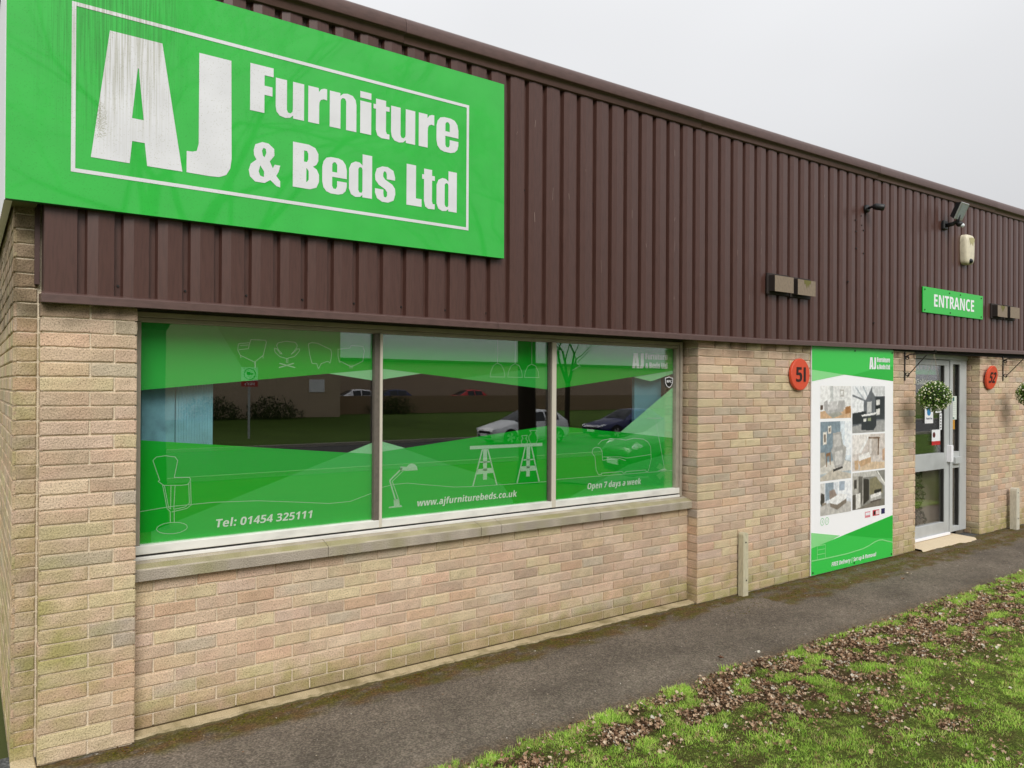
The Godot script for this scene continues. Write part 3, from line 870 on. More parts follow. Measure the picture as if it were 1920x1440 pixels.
func shop_door() -> void:
	var s := st0()
	box(s, Vector3(8.82, 2.36, -0.26), Vector3(10.51, 2.41, -0.16))
	var d := put("door", s, M.alu, building)
	d.set_meta("label", "grey aluminium shop door with side light under the hanging flower ball")
	bars("door_frame", d, M.alu, [[8.82, 10.51, 2.29, 2.372, -0.25, -0.149], [10.29, 10.475, 0.06, 2.2895, -0.25, -0.15], [10.012, 10.082, 0.06, 2.2895, -0.25, -0.146], [8.82, 8.99, 0.06, 2.2895, -0.25, -0.15], [10.0825, 10.2895, 2.235, 2.2895, -0.25, -0.154], [10.0825, 10.2895, 0.06, 0.125, -0.25, -0.154], [10.0825, 10.2895, 0.885, 1.098, -0.25, -0.155]])
	bars("door_leaf", d, M.alu, [[9.0, 10.004, 2.213, 2.281, -0.22, -0.158], [9.884, 10.004, 0.07, 2.2125, -0.22, -0.1575], [9.0, 9.08, 0.07, 2.2125, -0.22, -0.1575], [9.0805, 9.8835, 0.890, 1.096, -0.22, -0.16], [9.0805, 9.8835, 0.07, 0.21, -0.22, -0.16]])
	bars("glazing_bead", d, M.gasket, [[9.868, 9.8835, 0.211, 0.889, -0.2, -0.166], [9.868, 9.8835, 1.097, 2.212, -0.2, -0.166], [10.272, 10.289, 0.126, 0.884, -0.2, -0.163], [10.272, 10.289, 1.099, 2.234, -0.2, -0.163]])
	for p: Array in [[9.08, 9.868, 0.21, 0.89], [9.08, 9.868, 1.096, 2.213], [10.082, 10.272, 0.125, 0.885], [10.082, 10.272, 1.098, 2.235]]:
		s = st0()
		box(s, Vector3(p[0], p[2], -0.19), Vector3(p[1], p[3], -0.184))
		box(s, Vector3(p[0], p[2], -0.2), Vector3(p[1], p[3], -0.196))
		box(s, Vector3(p[0], p[2], -0.21), Vector3(p[1], p[3], -0.206))
		put("pane", s, M.glass, d)
	bars("door_handle", d, M.white, [[9.945, 10.0, 0.975, 1.19, -0.157, -0.10]])
	bars("letter_plate", d, M.alu, [[10.09, 10.27, 0.945, 1.03, -0.155, -0.11]])
	bars("threshold", d, M.white, [[8.82, 10.004, 0.038, 0.0695, -0.25, -0.135]])
	# notices stuck to the glass
	var g := -0.1825
	var stick := func(m: Material, x0: float, x1: float, y0: float, y1: float, lift := 0.0) -> void:
		var q := st0()
		sheet(q, PackedVector2Array([Vector2(x0, y0), Vector2(x1, y0), Vector2(x1, y1), Vector2(x0, y1)]), g + lift)
		put("notice", q, m, d)
	stick.call(M.white_card, 9.416, 9.63, 1.48, 1.70)
	s = st0()
	tube(s, [Vector3(9.52, 1.625, g), Vector3(9.52, 1.625, g + 0.001)], [0.05], 16)
	put("notice_emblem", s, mat("2f7fb5", 0.6), d)
	fit_text("notice_lettering", "Thank You", 9.445, 9.605, 1.53, 1.552, g + 0.001, M.navy_print, d, true, 0.0, 0.0006)
	stick.call(M.white_card, 9.80, 9.862, 1.39, 1.60)
	for i in 5: stick.call(M.black, 9.815, 9.845, 1.41 + i * 0.037, 1.425 + i * 0.037, 0.001)
	stick.call(M.white_card, 9.69, 9.85, 1.61, 1.66)
	stick.call(M.white_card, 9.597, 9.82, 1.25, 1.395)
	stick.call(M.red, 9.597, 9.82, 1.20, 1.25)
	s = st0()
	tube(s, [Vector3(9.655, 1.33, g), Vector3(9.655, 1.33, g + 0.001)], [0.036], 14)
	put("notice_emblem", s, mat("5a1418", 0.6), d)
	stick.call(mat("dfe6dd", 0.7), 10.09, 10.268, 1.514, 1.82)
	stick.call(M.teal_print, 10.15, 10.2, 1.755, 1.81, 0.001)
	for i in 7: stick.call(mat("9fa7a0", 0.7), 10.12, 10.24, 1.73 - i * 0.026, 1.734 - i * 0.026, 0.001)
	stick.call(M.teal_print, 10.15, 10.205, 1.525, 1.542, 0.001)
	stick.call(M.amber, 10.091, 10.218, 1.386, 1.51)
	stick.call(mat("a8a9a8", 0.6), 10.086, 10.15, 1.285, 1.375)
	stick.call(M.white_card, 10.084, 10.16, 1.105, 1.284)
	stick.call(M.navy_print, 10.095, 10.14, 1.17, 1.26, 0.001)
	fit_text("pane_lettering", "Gallery", 9.198, 9.57, 1.97, 2.035, g, mat("c9cdc4", 0.6), d, false, 0.0, 0.0006)

# ---------------------------------------------------------------- heavy lettering of the shop name
# each letter: outline and holes in its own box, x and y from 0 to 1 (lower case: y 1 is the x height)
func letter(ch: String) -> Array:
	match ch:
		"A": return ["0.188,1 0.761,1 1,0 0.6,0 0.572,0.178 0.434,0.178 0.408,0 0,0", "0.49,0.757 0.50,0.757 0.559,0.357 0.43,0.357"]
		"J": return ["0.26,1 0.98,1 1,0.17 0.97,0.09 0.88,0.03 0.72,0.003 0.5,-0.002 0,0 0,0.174 0.13,0.176 0.22,0.19 0.26,0.25"]
		"F": return ["0,1 1,1 1,0.81 0.61,0.81 0.61,0.585 0.955,0.585 0.955,0.39 0.61,0.39 0.61,0 0,0"]
		"u": return ["0,1 0.39,1 0.39,0.2 0.43,0.13 0.52,0.12 0.59,0.18 0.6,0.25 0.6,1 1,1 1,0 0.61,0 0.61,0.08 0.5,0 0.34,-0.03 0.14,0 0.03,0.1 0,0.24"]
		"n": return ["1,0 0.61,0 0.61,0.8 0.57,0.87 0.48,0.88 0.41,0.82 0.4,0.75 0.4,0 0,0 0,1 0.39,1 0.39,0.92 0.5,1 0.66,1.03 0.86,1 0.97,0.9 1,0.76"]
		"r": return ["0,1 0.55,1 0.56,0.89 0.68,0.98 0.85,1.02 1,1.02 1,0.71 0.82,0.72 0.66,0.68 0.59,0.6 0.58,0.5 0.58,0 0,0"]
		"i": return ["0,0.94 1,0.94 1,0 0,0"]
		"t": return ["0.15,1 0.78,1 0.78,0.85 1,0.85 1,0.73 0.78,0.73 0.78,0.2 0.84,0.13 1,0.13 1,0 0.5,-0.01 0.25,0.04 0.15,0.18 0.15,0.73 0,0.73 0,0.85 0.15,0.85"]
		"e": return ["1,0.46 1,0.70 0.95,0.86 0.83,0.97 0.65,1.01 0.35,1.01 0.17,0.97 0.05,0.86 0,0.70 0,0.28 0.05,0.12 0.17,0.02 0.35,-0.02 0.65,-0.02 0.83,0.02 0.95,0.11 1,0.24 1,0.36 0.60,0.36 0.60,0.2 0.55,0.13 0.45,0.13 0.40,0.2 0.40,0.46", "0.40,0.60 0.40,0.82 0.46,0.88 0.54,0.88 0.60,0.82 0.60,0.60"]
		"d": return ["1,1.27 0.58,1.27 0.58,0.94 0.46,1.01 0.28,1.02 0.09,0.94 0,0.78 0,0.2 0.09,0.04 0.28,-0.02 0.47,0 0.58,0.07 0.58,0 1,0", "0.40,0.2 0.40,0.82 0.46,0.88 0.55,0.87 0.58,0.81 0.58,0.19 0.55,0.13 0.45,0.13"]
		"s": return ["0.98,0.66 0.98,0.76 0.9,0.94 0.62,1.02 0.36,1.01 0.1,0.92 0.02,0.74 0.04,0.58 0.2,0.46 0.5,0.36 0.6,0.28 0.6,0.18 0.54,0.12 0.45,0.13 0.42,0.22 0.42,0.34 0.02,0.34 0.02,0.22 0.12,0.06 0.36,-0.02 0.65,-0.02 0.92,0.07 1,0.26 0.98,0.42 0.85,0.53 0.5,0.64 0.41,0.72 0.41,0.82 0.46,0.88 0.54,0.87 0.58,0.80 0.58,0.66"]
		"B": return ["0,1 0.6,1 0.85,0.95 0.97,0.83 0.97,0.67 0.89,0.57 0.76,0.52 0.91,0.47 1,0.36 1,0.2 0.9,0.06 0.65,0 0,0", "0.42,0.85 0.42,0.6 0.53,0.6 0.58,0.66 0.58,0.79 0.53,0.85", "0.42,0.46 0.42,0.15 0.53,0.15 0.6,0.21 0.6,0.4 0.53,0.46"]
		"L": return ["0,1 0.62,1 0.62,0.19 1,0.19 1,0 0,0"]
	return ["0.15,0.78 0.2,0.93 0.42,1.02 0.62,1.01 0.8,0.9 0.81,0.73 0.66,0.56 0.76,0.4 0.82,0.5 1,0.5 0.95,0.34 0.87,0.22 1,0.1 1,-0.06 0.88,-0.04 0.68,0.09 0.5,-0.01 0.2,-0.01 0.04,0.1 0,0.26 0.06,0.42 0.24,0.55 0.16,0.66", "0.44,0.68 0.41,0.8 0.46,0.88 0.53,0.86 0.55,0.76 0.49,0.64", "0.36,0.42 0.55,0.2 0.46,0.14 0.36,0.16 0.31,0.26"]

func glyph(s: SurfaceTool, ch: String, x0: float, x1: float, y0: float, y1: float, z: float, uv: Rect2) -> void:
	var parts := letter(ch)
	var fit := func(t: String) -> PackedVector2Array:
		var o := PackedVector2Array()
		for q in P2(t): o.append(Vector2(lerpf(x0, x1, q.x), lerpf(y0, y1, q.y)))
		return o
	var polys: Array = [fit.call(parts[0])]
	for h in range(1, parts.size()):
		var hole: PackedVector2Array = fit.call(parts[h])
		var c := Vector2.ZERO
		for q in hole: c += q / hole.size()
		var next := []
		for p: PackedVector2Array in polys:
			if not Geometry2D.is_point_in_polygon(c, p):
				next.append(p)
				continue
			for half: Rect2 in [Rect2(c.x - 9, -9, 9, 20), Rect2(c.x, -9, 9, 20)]:
				var r := PackedVector2Array([half.position, Vector2(half.end.x, half.position.y), half.end, Vector2(half.position.x, half.end.y)])
				for q in Geometry2D.intersect_polygons(p, r):
					next.append_array(Geometry2D.clip_polygons(q, hole))
		polys = next
	for p: PackedVector2Array in polys: sheet(s, p, z, uv)

func logo(s: SurfaceTool, at: Rect2, z: float, uv := Rect2()) -> void:
	# laid out as on the big sign (metres there), then fitted to the rectangle
	var src := Rect2(0.2, 3.052, 2.163, 0.679)
	var row := [["A", 0.2, 0.631, 3.053, 3.712], ["J", 0.652, 0.887, 3.054, 3.712],
		["F", 0.986, 1.118, 3.462, 3.728], ["u", 1.131, 1.299, 3.466, 3.68], ["r", 1.324, 1.44, 3.466, 3.68], ["n", 1.457, 1.629, 3.466, 3.682], ["i", 1.654, 1.728, 3.468, 3.68], ["t", 1.743, 1.853, 3.465, 3.703], ["u", 1.864, 2.036, 3.466, 3.682], ["r", 2.062, 2.177, 3.466, 3.682], ["e", 2.194, 2.363, 3.468, 3.69],
		["&", 0.981, 1.16, 3.066, 3.29], ["B", 1.234, 1.393, 3.07, 3.332], ["e", 1.413, 1.569, 3.07, 3.282], ["d", 1.583, 1.736, 3.073, 3.282], ["s", 1.753, 1.897, 3.07, 3.285], ["L", 1.976, 2.086, 3.073, 3.335], ["t", 2.089, 2.184, 3.071, 3.326], ["d", 2.197, 2.353, 3.073, 3.283]]
	var k := at.size / src.size
	var fx := func(x: float) -> float: return at.position.x + (x - src.position.x) * k.x
	var fy := func(y: float) -> float: return at.position.y + (y - src.position.y) * k.y
	for g: Array in row:
		glyph(s, g[0], fx.call(g[1]), fx.call(g[2]), fy.call(g[3]), fy.call(g[4]), z, uv)
	sheet(s, PackedVector2Array([Vector2(fx.call(1.654), fy.call(3.686)), Vector2(fx.call(1.728), fy.call(3.686)), Vector2(fx.call(1.728), fy.call(3.726)), Vector2(fx.call(1.654), fy.call(3.726))]), z, uv)

func fascia_sign() -> void:
	var o := thing("shop_sign", "large green shop sign with heavy white lettering in a white frame line", "sign", Vector3(0.0028, 2.7980, 0.06))
	o.scale = Vector3.ONE * 1.0093
	# rain has drawn algae streaks down its upper left
	var im := Image.create(1024, 512, false, Image.FORMAT_RGB8)
	for y in 512:
		for x in 1024:
			var u := x / 1024.0
			var v := y / 512.0
			var line := na.get_noise_2d(u * 330.0, v * 2.0)
			var k := clampf(1.0 - absf(u - 0.155) / 0.13, 0.0, 1.0) * clampf(1.0 - v * 1.25, 0.0, 1.0)
			k = clampf(k * (0.2 + 1.6 * line), 0.0, 0.3)
			var spot := 0.0
			var patch := 1.0 - Vector2((u - 0.136) / 0.011, (v - 0.63) / 0.08).length() + 0.6 * na.get_noise_2d(u * 90.0, v * 40.0)
			if patch > 0.0 and nb.get_noise_2d(u * 420.0, v * 160.0) > 0.25 - 0.3 * patch: spot = 0.4
			if nb.get_noise_2d(u * 900.0 + 50.0, v * 420.0) > 0.62 and u < 0.5: spot = 0.35
			var c := Color(0.97, 0.97, 0.97).lerp(Color(0.50, 0.49, 0.34), clampf(k + spot, 0.0, 1.0))
			c = c * (0.985 + 0.03 * na.get_noise_2d(u * 9.0, v * 5.0))
			im.set_pixel(x, y, c)
	var dirt := ImageTexture.create_from_image(im)
	var area := Rect2(-0.156, 2.796, 2.9, 1.225)
	var face := mat("34c447", 0.5, 0.3)
	face.clearcoat_enabled = true
	face.clearcoat = 1.0
	face.clearcoat_roughness = 0.04
	face.albedo_texture = dirt
	var white := mat("ececf0", 0.35)
	white.albedo_texture = dirt
	var dz := 0.1
	var dy := 2.79
	var s := st0()
	var uv := Rect2(area.position - Vector2(0, dy), area.size)
	sheet(s, P2("-0.156,0.004 2.744,0.018 2.737,1.234 -0.156,1.23"), 0.03, uv)
	put("sign_face", s, face, o)
	s = st0()
	slab(s, P2("-0.155,0.003 2.745,0.017 2.738,1.235 -0.155,1.231"), -0.012, 0.0295)
	put("sign_edge", s, mat("17621f", 0.5), o)
	# return along the side wall
	s = st0()
	box(s, Vector3(-0.158, 0.006, -2.6), Vector3(-0.125, 1.23, -0.0125))
	put("sign_return", s, M.white, o)
	s = st0()
	box(s, Vector3(-0.1245, 0.012, -0.2), Vector3(-0.02, 1.2, -0.0125))
	put("sign_backing", s, tri_mat(mat("7f7c5a", 0.9), M.mortar.albedo_texture, Vector3.ONE), o)
	s = st0()
	var b := [0.113, 2.447, 2.966 - dy, 3.812 - dy]
	var w := 0.019
	for q: Array in [[b[0], b[1], b[2], b[2] + w], [b[0], b[1], b[3] - w, b[3]], [b[0], b[0] + w, b[2] + w, b[3] - w], [b[1] - w, b[1], b[2] + w, b[3] - w]]:
		sheet(s, PackedVector2Array([Vector2(q[0], q[2]), Vector2(q[1], q[2]), Vector2(q[1], q[3]), Vector2(q[0], q[3])]), 0.032, uv)
	put("frame_line", s, white, o)
	s = st0()
	logo(s, Rect2(0.2, 3.052 - dy, 2.163, 0.679), 0.032, uv)
	put("sign_lettering", s, white, o)

# ---------------------------------------------------------------- advertising board
func fill(im: Image, hex: String, pts: String) -> void:   # pts in 0..100 of the picture
	var p := P2(pts)
	var w := im.get_width()
	var h := im.get_height()
	var lo := Vector2(1e9, 1e9)
	var hi := Vector2(-1e9, -1e9)
	for i in p.size():
		p[i] = p[i] * Vector2(w, h) / 100.0
		lo = lo.min(p[i]); hi = hi.max(p[i])
	var c := Color(hex)
	for y in range(maxi(0, int(lo.y)), mini(h, int(hi.y) + 1)):
		for x in range(maxi(0, int(lo.x)), mini(w, int(hi.x) + 1)):
			if Geometry2D.is_point_in_polygon(Vector2(x + 0.5, y + 0.5), p): im.set_pixel(x, y, c)

func picture(w: int, h: int, back: String, list: Array) -> StandardMaterial3D:
	var im := Image.create(w, h, false, Image.FORMAT_RGB8)
	im.fill(Color(back))
	for q: Array in list: fill(im, q[0], q[1])
	# the print is a soft photograph: edges blurred, light falling off, small furnishings' texture
	for y in h:
		for x in w:
			im.set_pixel(x, y, im.get_pixel(x, y) * (1.0 + 0.12 * nb.get_noise_2d(x * 0.09, y * 0.09) + 0.09 * na.get_noise_2d(x * 0.45, y * 0.3)))
	im.resize(w * 8 / 10, h * 8 / 10, Image.INTERPOLATE_BILINEAR)
	im.resize(w * 2, h * 2, Image.INTERPOLATE_CUBIC)
	var m := mat("ffffff", 0.4)
	m.albedo_texture = ImageTexture.create_from_image(im)
	return m

func advertising_board() -> void:
	var o := thing("advertising_board", "tall white and green board with six room photographs beside the shop door", "sign", Vector3(6.652, 0.008, 0.005))
	var W := 1.607
	var H := 2.347
	var s := st0()
	bevel_box(s, Vector3(0, 0, 0), Vector3(W, H, 0.012), 0.002)
	put("board", s, mat("fdfdff", 0.45), o)
	var zz := 0.0135
	var off := Vector2(6.652, 0.008)
	var add := func(called: String, m: Material, list: Array, z: float) -> void:
		var q := st0()
		for t: String in list:
			var p := P2(t)
			for i in p.size(): p[i] -= off
			sheet(q, p, z)
		put(called, q, m, o)
	add.call("green_band", M.green_a, ["6.654,2.353 6.654,2.102 7.250,2.059 8.257,1.999 8.257,2.353"], zz)
	add.call("green_band", M.green_a, ["6.654,0.011 8.257,0.011 8.257,0.477 7.262,0.361 6.654,0.288"], zz)
	add.call("green_wedge", M.green_c, ["6.654,2.102 7.250,2.0585 6.654,1.983", "6.654,0.447 7.180,0.3625 7.0,0.3285 6.654,0.2885"], zz)
	add.call("green_wedge", M.green_b, ["7.393,2.0520 7.843,2.129 8.256,2.168 8.256,2.0005", "7.262,0.3600 7.857,0.265 8.256,0.214 8.256,0.475"], zz + 0.001)
	s = st0()
	for l: Array in [[0.012, "6.656,0.161 6.951,0.156 7.300,0.155 7.629,0.170 7.757,0.190 7.857,0.214 7.95,0.226 8.03,0.222 8.13,0.196 8.255,0.168"], [0.007, "6.759,0.161 6.758,0.303 6.903,0.300 6.904,0.159"], [0.006, "6.765,0.26 6.897,0.258"], [0.006, "6.765,0.213 6.897,0.211"], [0.005, "6.80,0.303 6.80,0.345 6.83,0.35 6.84,0.303"]]:
		var p := P2(l[1])
		for i in p.size(): p[i] -= off
		ribbon(s, p, l[0], zz + 0.002)
	put("line_drawing", s, M.green_c, o)
	s = st0()
	logo(s, Rect2(7.742 - off.x, 2.127 - off.y, 0.437, 0.134), zz + 0.002)
	put("board_lettering", s, M.white, o)
	fit_text("board_lettering", "FREE Delivery | Set up & Removal", 7.02 - off.x, 7.89 - off.x, 0.050, 0.092, zz + 0.002, M.white, o, true, 0.16, 0.001)
	var pics := [
		[Rect2(6.806, 1.600, 0.578, 0.338), 96, 64, "e9e8e6", [["d9b48f", "0,78 100,70 100,100 0,100"], ["f6f5f3", "0,0 30,0 30,72 0,78"], ["cfd0ce", "30,0 40,0 42,60 33,62"], ["b9b4ae", "62,12 76,10 76,32 62,34"], ["efeeec", "65,16 73,15 73,28 65,29"], ["b9b6b4", "10,50 22,44 26,60 55,60 58,46 78,46 80,62 74,78 60,84 22,86 12,72"], ["cfccca", "24,62 56,60 56,72 24,76"], ["d6d3d1", "28,48 54,46 54,60 28,62"], ["a8a79d", "22,86 60,80 72,88 40,100"], ["a9794c", "80,66 98,62 98,84 80,88"], ["5a4a40", "0,60 8,60 8,72 0,74"]]],
		[Rect2(6.809, 0.956, 0.577, 0.612), 96, 102, "b4bdc2", [["8797a1", "0,0 64,0 64,64 0,70"], ["dfe8ef", "64,0 100,0 100,70 64,64"], ["f2f6fa", "78,0 100,0 100,60 78,60"], ["d9d4cb", "0,74 60,64 100,72 100,86 0,88"], ["c9c0b2", "0,94 40,82 100,92 100,100 0,100"], ["efe6da", "8,18 20,17 20,38 8,39"], ["7a6c60", "11,22 17,21 17,34 11,35"], ["efe6da", "24,8 34,7 34,20 24,21"], ["8a7d70", "26,11 32,10 32,17 26,18"], ["b3b0ac", "40,20 66,18 72,40 84,46 80,66 72,78 46,80 40,62 34,50 40,42"], ["c8c5c1", "42,24 64,22 68,42 44,44"], ["d2cfcb", "46,52 72,50 70,74 48,76"], ["3e3a38", "40,82 72,78 72,81 42,86"], ["b9b2a6", "0,52 14,52 18,72 0,78"], ["8d6a4c", "18,54 32,52 32,74 30,74 29,58 21,59 21,76 19,76"]]],
		[Rect2(6.813, 0.600, 0.576, 0.333), 96, 56, "dfe3e8", [["c4c0ba", "0,70 60,56 100,70 100,100 0,100"], ["94a2ae", "16,0 42,0 42,48 16,56"], ["d8d6d2", "0,0 14,0 14,60 0,62"], ["4c4742", "2,30 12,34 14,56 4,70 0,60"], ["f4f6f9", "56,0 100,0 100,60 84,50 56,40"], ["aab6c4", "60,0 78,0 78,28 60,28"], ["9b8b80", "28,26 44,22 54,46 30,54"], ["f3f2f0", "28,54 60,38 86,44 84,56 54,72 30,64"], ["85796d", "30,64 54,73 84,57 84,70 54,88 32,76"], ["9a8f80", "4,62 18,60 20,66 6,70"]]],
		[Rect2(7.408, 1.432, 0.668, 0.508), 112, 86, "6e7277", [["eceef0", "0,0 60,0 40,30 0,18"], ["b9c0c6", "8,4 12,3 36,28 32,29"], ["b9c0c6", "30,1 34,0 46,20 44,24"], ["d9dadb", "60,0 100,0 100,22 68,22 60,12"], ["f1f2f3", "0,22 34,32 34,56 0,64"], ["3d4146", "70,24 100,22 100,72 70,72"], ["e6e4e0", "72,30 84,29 84,62 72,64"], ["24272b", "70,42 84,41 84,49 70,50"], ["cfcfce", "44,34 58,33 58,56 44,58"], ["2e3236", "0,58 40,54 40,62 26,80 0,82"], ["a9a8a6", "26,82 60,76 100,74 100,100 0,100 0,86"], ["f0efec", "26,62 60,58 74,57 70,62 30,66"], ["33373b", "27,66 64,64 73,60 73,86 64,96 27,94"], ["e8e6e0", "33,70 42,69 42,76 33,77"], ["9aa37e", "46,69 56,68 56,75 46,76"]]],
		[Rect2(7.412, 1.022, 0.667, 0.390), 112, 66, "d9cfc8", [["efe9e4", "0,0 54,0 18,52 0,54"], ["f7f5f2", "20,50 46,6 50,8 26,52"], ["70573f", "48,8 84,10 84,14 48,12"], ["c5b9b0", "48,12 82,14 80,62 46,60"], ["e6dfd9", "52,14 58,14 58,56 52,56"], ["6e5742", "78,14 82,14 80,60 77,60"], ["f3efeb", "18,58 50,50 56,66 20,76"], ["c9a783", "18,74 56,64 56,82 24,90"], ["d2b18c", "6,72 18,70 18,96 8,98"], ["dcc3a5", "24,90 60,78 100,82 100,100 20,100"], ["c3a084", "92,46 100,42 100,80 92,76"]]],
		[Rect2(7.416, 0.606, 0.666, 0.397), 112, 68, "8d8b84", [["c9c6bf", "0,0 70,0 100,40 100,46 66,14 30,14 0,10"], ["e9e7e1", "74,2 78,2 100,36 100,42"], ["b7b3ab", "0,8 18,10 18,60 0,62"], ["4b4640", "4,20 12,18 13,42 5,44"], ["6a665f", "18,10 30,12 30,80 22,92 18,60"], ["3a3530", "32,18 50,22 50,78 32,90"], ["d8d4cc", "30,16 32,16 32,90 30,92"], ["8b8468", "52,22 72,16 92,44 92,64 52,64"], ["2e2a27", "66,54 88,52 88,64 66,66"], ["e9e6e1", "54,66 88,60 88,72 56,78"], ["b9b6b0", "54,76 88,70 88,82 54,86"], ["3b2f28", "54,84 88,80 86,86 56,90"], ["e6e3dc", "10,58 24,56 24,96 10,99"], ["5a554e", "0,60 10,58 10,100 0,100"], ["7e776c", "24,96 60,86 100,82 100,100 10,100"]]]]
	for p: Array in pics:
		s = st0()
		var r: Rect2 = p[0]
		r.position -= off
		sheet(s, PackedVector2Array([r.position, Vector2(r.end.x, r.position.y), r.end, Vector2(r.position.x, r.end.y)]), zz, r)
		put("room_picture", s, picture(p[1], p[2], p[3], p[4]), o)
	var mark := func(m: Material, x0: float, x1: float, y0: float, y1: float, z: float) -> void:
		var q := st0()
		sheet(q, PackedVector2Array([Vector2(x0, y0) - off, Vector2(x1, y0) - off, Vector2(x1, y1) - off, Vector2(x0, y1) - off]), z)
		put("printed_badge", q, m, o)
	mark.call(mat("e08a94", 0.5), 7.668, 7.775, 0.50, 0.565, zz); mark.call(M.white, 7.678, 7.765, 0.525, 0.555, zz + 0.001)
	mark.call(mat("c8404c", 0.5), 7.826, 7.966, 0.505, 0.57, zz); mark.call(mat("f0d8da", 0.5), 7.89, 7.958, 0.515, 0.56, zz + 0.001); mark.call(M.black, 7.845, 7.88, 0.517, 0.557, zz + 0.001)
	mark.call(M.navy_print, 8.008, 8.084, 0.512, 0.572, zz)
	for x: float in [6.85, 6.935]:
		s = st0()
		var ring := PackedVector2Array()
		for i in 17: ring.append(Vector2(x - off.x + 0.032 * cos(TAU * i / 16), 0.54 - off.y + 0.036 * sin(TAU * i / 16)))
		ribbon(s, ring, 0.007, zz)
		ribbon(s, PackedVector2Array([Vector2(x - off.x, 0.525 - off.y), Vector2(x - off.x, 0.555 - off.y)]), 0.01, zz)
		put("printed_badge", s, mat("9fd8a6", 0.5), o)
	s = st0()
	for q: Vector2 in [Vector2(0.8, 2.31), Vector2(0.8, 0.03), Vector2(0.03, 0.03), Vector2(1.575, 0.03), Vector2(1.575, 2.31)]:
		tube(s, [Vector3(q.x, q.y, 0.012), Vector3(q.x, q.y, 0.019)], [0.009], 8)
	put("fixing_screw", s, M.iron, o)

# ---------------------------------------------------------------- small signs
func small_signs() -> void:
	for k in 2:
		var label: String = ["round orange number 51 plaque on the brick pier left of the advertising board", "round orange number 52 plaque tilted forward on the brick right of the door"][k]
		var o := thing("number_plaque", label, "sign", [Vector3(6.43, 2.05, 0.012), Vector3(10.74, 2.07, 0.03)][k], "round number plaques")
		if k == 1: o.rotation.x = deg_to_rad(8.0)
		var s := st0()
		tube(s, [Vector3(0, 0, 0.0), Vector3(0, 0, 0.022), Vector3(0, 0, 0.026)], [0.158, 0.158, 0.153], 40)
		put("disc", s, M.orange, o)
		s = st0()
		for x: float in [-0.07, 0.07]: tube(s, [Vector3(x, 0.0, -0.035), Vector3(x, 0.0, 0.001)], [0.02], 8)
		put("spacer", s, M.iron, o)
		if k == 0:
			fit_text("digit", "5", -0.078, 0.022, -0.072, 0.072, 0.026, M.digit, o, true, 0.0, 0.004)
			s = st0()
			slab(s, P2("0.050,-0.072 0.082,-0.072 0.082,0.072 0.050,0.072"), 0.026, 0.030)
			put("digit", s, M.digit, o)
		else:
			fit_text("digit", "5", -0.09, -0.005, -0.068, 0.072, 0.026, M.digit, o, true, 0.12, 0.004)
			fit_text("digit", "2", 0.008, 0.092, -0.068, 0.072, 0.026, M.digit, o, true, 0.12, 0.004)
	var e := thing("entrance_sign", "green rectangular sign reading ENTRANCE on the brown cladding above the door", "sign", Vector3(8.853, 2.820, 0.0482))
	var s := st0()
	bevel_box(s, Vector3(0, 0, 0), Vector3(1.589, 0.305, 0.012), 0.002)
	put("sign_board", s, M.green, e)
	fit_text("sign_lettering", "ENTRANCE", 0.267, 1.327, 0.083, 0.230, 0.0125, M.white, e, true, 0.0, 0.002)
	s = st0()
	for q: Vector2 in [Vector2(0.04, 0.272), Vector2(0.66, 0.272), Vector2(0.95, 0.272), Vector2(1.535, 0.272), Vector2(0.04, 0.03), Vector2(0.68, 0.03), Vector2(1.535, 0.03)]:
		tube(s, [Vector3(q.x, q.y, 0.012), Vector3(q.x, q.y, 0.018)], [0.009], 8)
	put("fixing_screw", s, M.iron, e)

